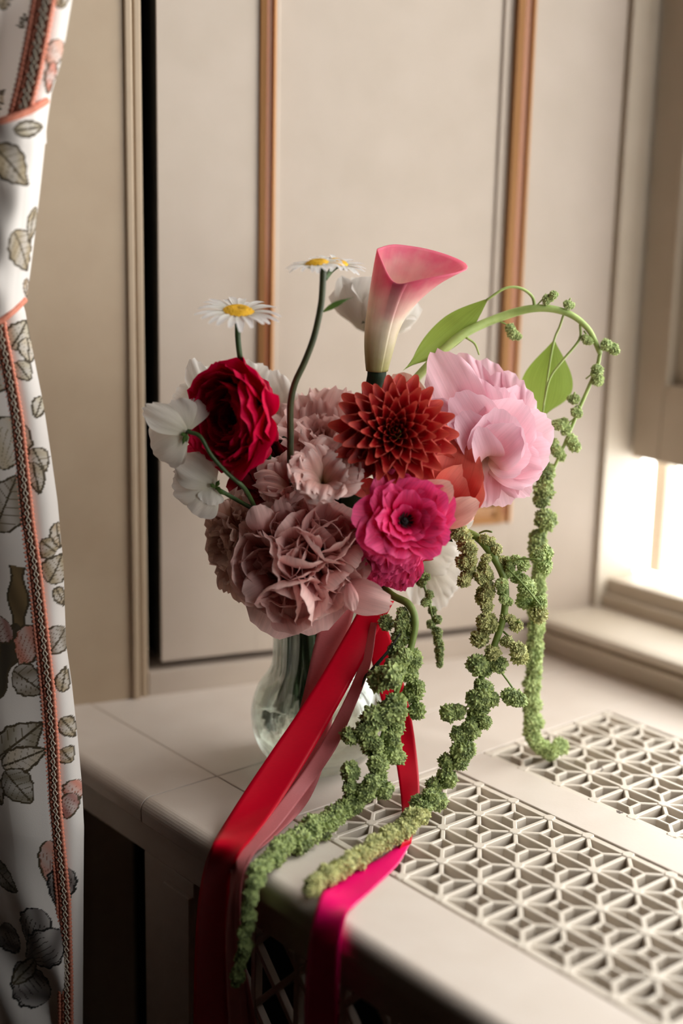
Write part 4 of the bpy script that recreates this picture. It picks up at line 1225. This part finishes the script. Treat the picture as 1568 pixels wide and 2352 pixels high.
# ---- white bloom seen from behind, above the dahlia
t, P, d = flower('garden_rose', 'white bloom with green sepals behind the calla lily', 862, 700, 1.045, (0.25, 0.45, 0.80), back=0.020)
for (L, a0, a1, n, W) in [(.030, 40, -20, 6, .030), (.036, 60, -12, 8, .034), (.040, 78, -4, 9, .036), (.043, 92, 6, 9, .038)]:
    ring(t, M_white, n, L, W, a0, a1, cup=.6, cup1=.2, ruf=.07, frill=.05, r=.2, b0=.35)
for (x1, y1, w) in ((905, 700, 60), (955, 690, 50), (945, 745, 50), (820, 660, 60), (830, 720, 50)):
    blade(t, M_white, PY(862, 705, 1.045), PY(x1, y1, 1.05), w * .00032, bow=.15, cup=.3, ruf=.05, frill=.04, seed=sd(), r=.2)
for (x1, y1) in ((835, 712), (828, 745), (850, 748), (868, 735)):
    blade(t, M_leafd, PY(858, 722, 1.028), PY(x1, y1, 1.03), 16 * .00032, bow=.15, cup=.4, seed=sd(), nu=7, nv=8, name='sepal', tap=.9, r=.3, e=1.2)
stem_to_vase(t, PY(860, 728, 1.03), r=.002, mid=[PY(866, 780, 1.02), PY(850, 900, 1.0)])

# ---- daisies
M_daisy = mat_petal('daisy_ray', (232, 228, 214), (242, 240, 236), (244, 242, 242), trans=0.40, rough=0.6, vein=0.06)
M_disc = mat_paint('daisy_disc', (212, 150, 16), (236, 186, 34), 0.7, 900, 0.8)
def daisy(label, x, y, Y, d, R, rdisc, stem, droop=(82, 112), n=23, rad=.0020):
    t, P, d = flower('daisy', label, x, y, Y, d)
    for i in range(n):
        petal(t, M_daisy, R * rnd(.88, 1.06), R * rnd(.24, .31), droop[0] + rnd(-8, 8), droop[1] + rnd(-14, 22), phi=2 * math.pi * (i + rnd(-.2, .2)) / n, r0=rdisc * .8, cup=rnd(.2, .7), cup1=.3,
              k=1.6, vm=.5, b0=.5, tap=.25, r=.25, notch=.06, seed=sd(), nu=7, nv=9, name='petal')
    V, F = [], []
    rows, k = 14, 40
    for i in range(rows + 1):
        f = i / rows
        for j in range(k):
            th = 2 * math.pi * j / k
            h = .0030 * (1 - f ** 2) - .0012 * math.exp(-(f / .3) ** 2) + .00045 * ((i * 7 + j * 5) % 3 - 1)
            V.append((rdisc * f * math.cos(th), rdisc * f * math.sin(th), h + .0006))
    for i in range(rows):
        for j in range(k):
            F.append((i * k + j, (i + 1) * k + j, (i + 1) * k + (j + 1) % k, i * k + (j + 1) % k))
    mesh_obj('disc', V, F, M_disc, t, local=True)
    ring(t, M_sepal, 10, rdisc * 1.1, rdisc * .5, 70, 100, r0=.001, z0=-.0022, cup=.3, name='sepal', nu=5, nv=5, tap=.8)
    if stem: tube('stem', [PY(*q) for q in stem], rad, M_stemd if rad > .0019 else M_stem, t, n=60, k=12, ridges=.08)
    return t
daisy('white daisy with yellow disc above the crimson ranunculus', 548, 716, .905, (0.06, -0.24, 0.95), .0205, .0100, [(546, 735, .907), (546, 775, .908), (551, 820, .91), (558, 860, .92), (575, 960, .95), (620, 1100, .965), (690, 1300, .965)], rad=.00185)
daisy('white daisy tilted edge-on at the top of a bent bare stem', 728, 607, .905, (-0.12, -0.10, 0.98), .0150, .0078, [(742, 616, .905), (741, 650, .905), (737, 700, .905), (722, 770, .905), (700, 830, .905), (677, 880, .905), (667, 930, .907), (667, 1000, .91), (668, 1075, .915), (685, 1180, .94), (715, 1320, .965)], droop=(78, 120), rad=.0022)
d3 = daisy('white daisy just behind the edge-on daisy, tilted right', 775, 606, .935, (0.16, -0.16, 0.96), .0140, .0070, [(772, 612, .935), (760, 622, .925), (746, 640, .908)], droop=(80, 108), rad=.0016)
lf = blade(d3, M_sepal, PY(742, 716, .903), PY(815, 681, .90), 13 * .00028, bow=.25, cup=.3, seed=sd(), name='leaf', tap=.9, r=.2, e=1.1, vm=.4)

# ---- calla lily
m = mat_petal('calla_spathe', (186, 180, 112), (246, 232, 214), (236, 122, 148), trans=0.45, rough=0.4, vein=0.04, mpos=.50)
M_calla = m
t, P, d = flower('calla_lily', 'pink and cream calla lily with rolled spathe at the top of the bouquet', 866, 852, .945, (0.05, -0.02, 1.0))
nu_, nv_ = 60, 40
uu = np.linspace(0, 1, nu_)[None, :]; vv = np.linspace(0, 1, nv_)[:, None]
phi = math.radians(-96) + uu * math.radians(388)        # starts at the front, overlaps itself
def per(phi, vals):
    deg = np.arange(-180, 720)
    tab = np.interp(deg % 360, [0, 45, 90, 135, 180, 225, 270, 315, 360], vals)
    ker = np.hanning(61); tab = np.convolve(tab, ker / ker.sum(), mode='same')     # soft, even rim
    return np.interp(np.degrees(phi) % 360, deg[180:541], tab[180:541])
hb = per(phi, [.0700, .0815, .0850, .0825, .0815, .0730, .0590, .0640, .0700])
rb = per(phi, [.0520, .0320, .0190, .0130, .0120, .0120, .0140, .0270, .0520])
rb = rb * (1 + .05 * np.sin(phi * 3))
r_ = .0070 + .0034 * np.sin(np.minimum(1, vv / .45) * math.pi / 2) + .0012 * vv
spir = 1 + .10 * uu * (1 - vv)
rr = (r_ + (rb - r_) * np.clip((vv - .30) / .70, 0, 1) ** 2.1) * spir
zz = hb * (vv - .06 * np.clip(vv - .85, 0, 1) / .15 * 0.4)
lean = np.stack([.010 * vv ** 1.5 * np.ones_like(uu), 0 * vv * uu, 0 * vv * uu], -1)
V = np.stack([rr * np.cos(phi) , rr * np.sin(phi), zz * np.ones_like(uu)], -1) + lean
V = V + np.asarray(P)
UV = np.stack([uu * np.ones_like(vv), vv * np.ones_like(uu)], -1).reshape(-1, 2)
sp_ = mesh_obj('spathe', V.reshape(-1, 3), gfaces(nv_, nu_), M_calla, t, uv=UV)
md = sp_.modifiers.new('thick', 'SOLIDIFY'); md.thickness = 0.0009
M_spadix = mat_paint('spadix', (214, 180, 70), (232, 200, 96), 0.6, 700, 0.6)
tube('spadix', [P + np.array([0, 0, .004]), P + np.array([.003, 0, .03]), P + np.array([.006, 0, .050])], [.003, .0028, .0016], M_spadix, t, n=16, k=10)
stem_to_vase(t, P + np.array([0, 0, .004]), M_leafd, r=np.array([.0068, .0056, .0050, .0045, .0045, .0045]), mid=[PY(862, 880, .945), PY(845, 930, .95), PY(820, 1050, .955)])
# ---- dark foliage filling the heart of the bouquet
for (x0, y0, x1, y1, w, Y) in ((620, 1120, 575, 1180, 60, .96), (640, 1150, 600, 1230, 50, .965), (790, 1130, 840, 1180, 60, .955), (800, 1150, 830, 1230, 70, .96), (640, 1000, 655, 1060, 50, .965), (560, 1240, 575, 1290, 50, .95), (820, 1180, 790, 1260, 60, .965), (600, 1180, 590, 1130, 50, .97)):
    blade(DEEP[(x0 > 615) + (x0 > 740)], M_leafd, PY(x0, y0, Y), PY(x1, y1, Y), w * .0003, bow=.1, cup=.2, seed=sd(), name='leaf', tap=.9, r=.2, e=1.1, vm=.4)

# ================================================================== hanging amaranthus
import bmesh
def mat_floret(name, c1, c2, c3):
    m, nt, out = new_mat(name)
    L = nt.links
    tc = N(nt, 'ShaderNodeTexCoord')
    nz = N(nt, 'ShaderNodeTexNoise'); nz.inputs['Scale'].default_value = 3.5; nz.inputs['Detail'].default_value = 6
    L.new(tc.outputs['Object'], nz.inputs['Vector'])
    r = ramp(nt, [(0.32, lin(c1)), (0.52, lin(c2)), (0.72, lin(c3))])
    L.new(nz.outputs['Fac'], r.inputs['Fac'])
    # pale stamen tips stand out from the greener heart of each cluster
    ln = N(nt, 'ShaderNodeVectorMath', operation='LENGTH'); L.new(tc.outputs['Object'], ln.inputs[0])
    tp = ramp(nt, [(0.92, (0, 0, 0, 1)), (1.0, (1, 1, 1, 1))]); L.new(ln.outputs['Value'], tp.inputs['Fac'])
    mxt = N(nt, 'ShaderNodeMixRGB'); L.new(tp.outputs['Color'], mxt.inputs['Fac']); L.new(r.outputs['Color'], mxt.inputs['Color1'])
    mxt.inputs['Color2'].default_value = tuple(min(1, v * 1.35) for v in lin(c3)[:3]) + (1,)
    r = mxt
    b = N(nt, 'ShaderNodeBsdfPrincipled'); b.inputs['Roughness'].default_value = 0.7
    b.inputs['Sheen Weight'].default_value = 0.3
    L.new(r.outputs['Color'], b.inputs['Base Color'])
    t = N(nt, 'ShaderNodeBsdfTranslucent'); L.new(r.outputs['Color'], t.inputs['Color'])
    mix = N(nt, 'ShaderNodeMixShader'); mix.inputs['Fac'].default_value = 0.2
    L.new(b.outputs[0], mix.inputs[1]); L.new(t.outputs[0], mix.inputs[2])
    L.new(mix.outputs[0], out.inputs[0])
    return m
M_fl = mat_floret('amaranth_green', (72, 86, 40), (104, 122, 60), (150, 164, 100))
M_flo = mat_floret('amaranth_olive', (92, 94, 44), (134, 138, 74), (176, 176, 116))
M_flp = mat_floret('amaranth_pale', (104, 124, 58), (138, 158, 88), (172, 186, 122))
M_astem = mat_paint('amaranth_stem', (134, 156, 78), (166, 184, 106), 0.5, 90, 0.1)
M_astemd = mat_paint('amaranth_stem_shade', (84, 104, 40), (118, 136, 62), 0.5, 90, 0.1)
M_leafl = mat_petal('light_leaf', (140, 164, 70), (152, 178, 78), (160, 186, 88), trans=0.45, rough=0.5, vein=0.10)

def floret_mesh(mat, seed):
    bm = bmesh.new()
    bmesh.ops.create_icosphere(bm, subdivisions=4, radius=1.0)
    r = np.random.default_rng(seed)
    lob = r.normal(size=(26, 3)); lob /= np.linalg.norm(lob, axis=1)[:, None]
    for v in bm.verts:
        n_ = np.array(v.co); n_ /= np.linalg.norm(n_)
        lump = np.max(lob @ n_)
        q = 0.80 + 0.16 * max(0, (lump - 0.86) / 0.14) + (0.34 * r.random() ** 5)
        v.co = Vector(n_ * q)
    me = bpy.data.meshes.new('floret')
    bm.to_mesh(me); bm.free()
    me.materials.append(mat)
    return me
FLM = {m_.name: [floret_mesh(m_, 10 + i) for i in range(4)] for m_ in (M_fl, M_flo, M_flp)}

def floret(parent, P, r, mat, asp=1.0):
    o = bpy.data.objects.new('floret', random.choice(FLM[mat.name]))
    COL.objects.link(o)
    o.parent = parent
    mw = Matrix.Translation(Vector(P)) @ Euler((rnd(0, 6.28), rnd(0, 6.28), rnd(0, 6.28))).to_matrix().to_4x4() @ Matrix.Diagonal((r, r, r * asp, 1))
    o.matrix_parent_inverse = PM[parent.name].inverted()
    o.matrix_basis = mw
    return o

def tassel(parent, pts, r, mat, step=0.75, jit=0.35, n=None, zmin=None, grow=1.0):
    """string of floret clusters along pts; r = cluster radius (number or list along the string)"""
    C = spline(pts, 300)
    seg = np.concatenate([[0], np.cumsum(np.linalg.norm(np.diff(C, axis=0), axis=1))])
    ra = np.atleast_1d(r) * grow
    step = step * (1.0 if grow == 1 else 1.08)
    s = 0.0
    while s < seg[-1]:
        f = s / seg[-1]
        rr = np.interp(f, np.linspace(0, 1, len(ra)), ra) * rnd(.82, 1.15)
        P = np.array([np.interp(s, seg, C[:, i]) for i in range(3)])
        P = P + np.array([rnd(-1, 1), rnd(-1, 1), rnd(-1, 1)]) * jit * rr
        if zmin is not None: P[2] = max(P[2], zmin + rr * .85)
        floret(parent, P, rr, mat, rnd(.85, 1.1))
        s += rr * step
def sprig(parent, p0, p1, r, mat, stem_mat, n=3, sr=.0006):
    p0 = np.asarray(p0); p1 = np.asarray(p1)
    mid = (p0 + p1) / 2 + np.array([0, 0, .002])
    tube('sprig_stem', [p0, mid, p1], sr, stem_mat, parent, n=8, k=5)
    for k in range(n):
        f = rnd(.6, 1.05)
        floret(parent, p0 * (1 - f) + p1 * f + np.array([rnd(-1, 1), rnd(-1, 1), rnd(-1, 1)]) * r * .7, r * rnd(.7, 1.0), mat)
def A(x, y, Y): return PY(x, y, Y)
PXM = .00029

# ---- tall arching strand at the right
s1 = thing('amaranth_strand', 'pale green amaranth arching up right then trailing straight down to the rear grille', 'flower', A(930, 905, .97), group='amaranth strands')
arch = [A(900, 990, .965), A(930, 905, .972), A(985, 838, .982), A(1060, 770, .99), A(1150, 728, 1.0), A(1230, 708, 1.0), A(1300, 718, 1.0), A(1350, 755, 1.0), A(1378, 812, 1.0)]
tube('stem', arch, [.0028, .0030, .0032, .0030, .0024, .0018], M_astem, s1, n=60, k=10)
fall = [A(1378, 808, 1.0), A(1368, 850, 1.0), A(1325, 950, 1.0), A(1290, 1035, .998), A(1258, 1110, .995), A(1243, 1200, .99), A(1240, 1300, .988), A(1230, 1450, .985), A(1222, 1600, .982)]
tube('stem', fall, [.0014, .0012, .0010, .0008], M_astem, s1, n=60, k=8)
for (x0, y0, x1, y1, r_, n_) in ((1230, 705, 1265, 680, 11, 4), (1300, 715, 1310, 685, 12, 4), (1145, 738, 1182, 768, 13, 5), (1065, 770, 1058, 745, 10, 2), (1376, 808, 1408, 797, 15, 5), (1345, 870, 1375, 862, 16, 4), (1340, 760, 1352, 790, 11, 4),
                               (1320, 905, 1318, 910, 14, 2), (1320, 935, 1335, 942, 15, 2), (1300, 975, 1278, 965, 16, 3), (1300, 1005, 1325, 1025, 19, 2), (1285, 1030, 1270, 1020, 16, 3), (1320, 960, 1290, 1000, 14, 2), (1295, 1040, 1280, 1045, 16, 2)):
    sprig(s1, A(x0, y0, 1.0), A(x1, y1, .998), r_ * PXM, M_flp, M_astem, n_)
tassel(s1, [A(1262, 1075, .995), A(1252, 1120, .992), A(1243, 1200, .99), A(1240, 1300, .988)], [23 * PXM, 24 * PXM, 22 * PXM], M_fl, step=1.05, jit=.5)
tassel(s1, [A(1240, 1290, .988), A(1236, 1380, .987), A(1230, 1450, .985), A(1224, 1560, .983), A(1222, 1640, .980), A(1226, 1690, .978)] + [PZ(1246, 1722, .009), PZ(1266, 1727, .009), PZ(1284, 1714, .010)], [19 * PXM, 22 * PXM, 22 * PXM, 23 * PXM], M_flp, step=.62, jit=.22, zmin=0)
# its two leaves
lf = blade(s1, M_leafl, A(1116, 690, .995), A(924, 852, .975), 72 * PXM, bow=-.08, cup=.25, ruf=.01, seed=sd(), name='leaf', tap=.93, r=.12, e=1.1, vm=.42, b0=.10, nu=15, nv=24)
tube('petiole', [A(1228, 712, 1.0), A(1222, 682, 1.0), A(1195, 662, .998), A(1160, 662, .996), A(1116, 690, .995)], [.0012, .0009], M_astem, s1, n=24, k=6)
lf = blade(s1, M_leafl, A(1272, 782, 1.01), A(1244, 965, 1.015), 128 * PXM, bow=.06, cup=.1, seed=sd(), name='leaf', tap=.85, r=.12, e=1.1, vm=.62, b0=.03, pw=1.1, nu=15, nv=24, fold=-.15)
tube('petiole', [A(1296, 716, 1.0), A(1285, 750, 1.006), A(1272, 782, 1.009), A(1258, 860, 1.004), A(1246, 950, 1.008)], [.0009, .0006], M_astem, s1, n=24, k=6)
tube('petiole', [A(1332, 745, 1.0), A(1330, 780, 1.0), A(1290, 830, .999), A(1262, 870, .999), A(1248, 930, 1.0)], [.0010, .0006], M_astem, s1, n=24, k=6)
tube('petiole', [A(1070, 775, .99), A(1090, 790, .99), A(1100, 815, .988)], [.0010, .0006], M_astem, s1, n=12, k=6)

# ---- middle strand that curves out under the pale peony and lies along the bench
s2 = thing('amaranth_strand', 'olive green amaranth curving under the pale peony and lying across the front grille', 'flower', A(1010, 1215, .935), group='amaranth strands')
st2 = [A(960, 1220, .94), A(1010, 1215, .935), A(1085, 1228, .928), A(1130, 1275, .922), A(1158, 1335, .918), A(1157, 1410, .915), A(1132, 1490, .912), A(1105, 1560, .908), A(1090, 1620, .904), A(1065, 1690, .898), A(1035, 1760, .892), A(1008, 1812, .887)]
tube('stem', st2, [.0024, .0028, .0026, .0024, .0019, .0012, .0009], M_astemd, s2, n=70, k=10)
low2 = [A(1065, 1690, .898), A(1035, 1760, .892), A(1000, 1822, .884), PZ(962, 1868, .014), PZ(905, 1918, .010), PZ(830, 1965, .009), PZ(760, 2008, .009), PZ(708, 2042, .009)]
tassel(s2, low2[:4], [19 * PXM, 20 * PXM, 19 * PXM], M_fl, step=.95, jit=.75, grow=1.12)
tassel(s2, low2[3:], [21 * PXM, 20 * PXM, 20 * PXM, 19 * PXM], M_flo, step=.55, jit=.35, zmin=0.0)
for pts, r_, mt, stp, jt in (
        ([(1040, 1215, .925), (1068, 1240, .92), (1075, 1290, .918), (1066, 1335, .917)], [17, 16, 13], M_flo, .6, .5),
        ([(1105, 1290, .92), (1115, 1350, .918), (1125, 1410, .916), (1118, 1480, .914), (1115, 1500, .912)], [13, 17, 18, 17], M_flo, .75, .8),
        ([(1115, 1240, .925), (1135, 1270, .925), (1140, 1300, .925)], [11, 13], M_flo, .9, 1.0),
        ([(1165, 1300, .92), (1195, 1330, .922), (1215, 1365, .924), (1240, 1400, .925)], [11, 14, 18, 16], M_flp, .75, .9),
        ([(1160, 1290, .918), (1200, 1285, .92), (1240, 1288, .922), (1255, 1270, .922)], [8, 10, 17, 15], M_flp, .95, .8),
        ([(1240, 1400, .925), (1238, 1420, .925)], [17, 15], M_flo, .7, .8), ([(1160, 1340, .915), (1166, 1380, .915)], [13, 10], M_flp, .9, .8),
        ([(1165, 1420, .915), (1195, 1430, .915)], [12, 16], M_flo, .9, .6), ([(1160, 1470, .912), (1190, 1500, .908)], [13, 20], M_flo, .8, .6),
        ([(1140, 1530, .91), (1170, 1540, .91)], [16, 17], M_fl, .9, .6), ([(1160, 1590, .908), (1180, 1600, .906)], [17, 20], M_fl, .9, .5),
        ([(1085, 1530, .908), (1070, 1545, .906)], [20, 17], M_fl, .9, .5), ([(1120, 1540, .908), (1108, 1590, .905), (1098, 1640, .903)], [17, 20, 22], M_fl, .65, .7),
        ([(1130, 1600, .906), (1142, 1602, .905)], [18, 17], M_fl, 1, .3), ([(1060, 1630, .903), (1030, 1645, .900), (1028, 1665, .9)], [12, 22, 17], M_fl, 1.0, .4),
        ([(1080, 1670, .9), (1110, 1650, .9), (1116, 1665, .9)], [14, 15, 15], M_fl, .9, .5), ([(1075, 1690, .898), (1060, 1710, .896)], [24, 22], M_fl, .7, .6)):
    tassel(s2, [A(*q) for q in pts], [v * PXM for v in r_], mt, step=stp, jit=jt, grow=1.12)
for (x0, y0, x1, y1) in ((1160, 1290, 1240, 1285), (1160, 1300, 1240, 1390), (1150, 1430, 1195, 1430), (1140, 1490, 1075, 1540), (1130, 1520, 1190, 1600), (1100, 1610, 1035, 1650), (1155, 1450, 1195, 1495), (1100, 1225, 1130, 1222)):
    tube('sprig_stem', [A(x0, y0, .915), A((x0 + x1) / 2, (y0 + y1) / 2 - 4, .913), A(x1, y1, .91)], .0007, M_astemd, s2, n=8, k=5)
blade(s2, M_leafd, A(1020, 1228, .925), A(1040, 1245, .925), 14 * PXM, seed=sd(), name='leaf', tap=.8)

# ---- near strand that hangs beside the crimson ribbon, crosses the bench and drops over the edge
s3 = thing('amaranth_strand', 'dark green amaranth hanging over the crimson ribbon and dropping past the bench edge', 'flower', A(895, 1365, .915), group='amaranth strands')
st3 = [A(880, 1350, .925), A(905, 1370, .912), A(938, 1388, .903), A(953, 1425, .897), A(945, 1480, .893), A(925, 1545, .888), A(900, 1620, .882), A(875, 1700, .875), A(858, 1770, .868), A(835, 1830, .86)]
tube('stem', st3, [.0024, .0026, .0022, .0018, .0013, .0009], M_astemd, s3, n=60, k=10)
for pts, r_, mt, stp, jt in (
        ([(930, 1410, .9), (935, 1460, .896), (915, 1530, .89)], [13, 17, 18], M_fl, .7, .8), ([(905, 1540, .886), (880, 1600, .882), (868, 1660, .878), (855, 1710, .873)], [20, 23, 22, 22], M_fl, .55, .8),
        ([(945, 1500, .895), (950, 1560, .893), (955, 1600, .892), (952, 1640, .891)], [15, 15, 16, 18], M_fl, .8, .4), ([(905, 1640, .885), (910, 1700, .882), (902, 1740, .88), (900, 1752, .88)], [15, 18, 20, 19], M_fl, .75, .6),
        ([(830, 1680, .875), (805, 1700, .872)], [17, 19], M_fl, .8, .5), ([(815, 1760, .868), (835, 1745, .868)], [21, 17], M_fl, .8, .5), ([(862, 1720, .87), (850, 1780, .864), (830, 1830, .858)], [16, 18, 18], M_fl, .7, .8),
        ([(870, 1790, .868), (878, 1830, .864)], [15, 17], M_fl, .8, .5), ([(800, 1810, .862), (800, 1845, .858), (822, 1858, .858)], [16, 18, 19], M_fl, .8, .5), ([(885, 1430, .905), (882, 1445, .905)], [16, 15], M_fl, .9, .2)):
    tassel(s3, [A(*q) for q in pts], [v * PXM for v in r_], mt, step=stp * 1.25, jit=jt, grow=1.28)
lie3 = [A(805, 1855, .858), PZ(770, 1872, .014), PZ(735, 1898, .010), PZ(680, 1932, .009), PZ(630, 1962, .009), PZ(600, 1985, .008)]
tassel(s3, lie3, [20 * PXM, 22 * PXM, 22 * PXM, 19 * PXM], M_fl, step=.6, jit=.32, zmin=0.0, grow=1.1)
drop3 = [PZ(605, 1982, .008)] + [PB(x, y, EB - .008) for x, y in ((584, 2020), (572, 2065), (566, 2110), (564, 2160), (552, 2215), (542, 2260))]
tassel(s3, drop3, [18 * PXM, 16 * PXM, 15 * PXM, 13 * PXM], M_fl, step=.75, jit=.35)
M_twig = mat_paint('dark_twig', (30, 34, 26), (46, 48, 36), 0.6, 200, 0.3)
tube('twig', [A(918, 1455, .893), A(895, 1490, .892), A(870, 1520, .891), A(848, 1545, .891), A(838, 1555, .891), A(830, 1578, .891)], [.0006, .0009, .0010, .0013, .0011, .0003], M_twig, s3, n=40, k=6, ridges=.2)

# ---- short strand between them
s4 = thing('amaranth_strand', 'short thin green amaranth tassel hanging between the two long ones', 'flower', A(960, 1300, .945), group='amaranth strands')
tube('stem', [A(950, 1290, .945), A(975, 1350, .945), A(995, 1430, .945), A(1008, 1510, .945)], [.0010, .0006], M_astemd, s4, n=24, k=6)
tassel(s4, [A(968, 1320, .945), A(985, 1375, .945), A(995, 1430, .945), A(1000, 1450, .945)], [11 * PXM, 12 * PXM], M_fl, step=1.2, jit=1.0)
tassel(s4, [A(1000, 1450, .945), A(1007, 1490, .945), A(1012, 1530, .945)], [12 * PXM, 11 * PXM, 8 * PXM], M_fl, step=.7, jit=.4)
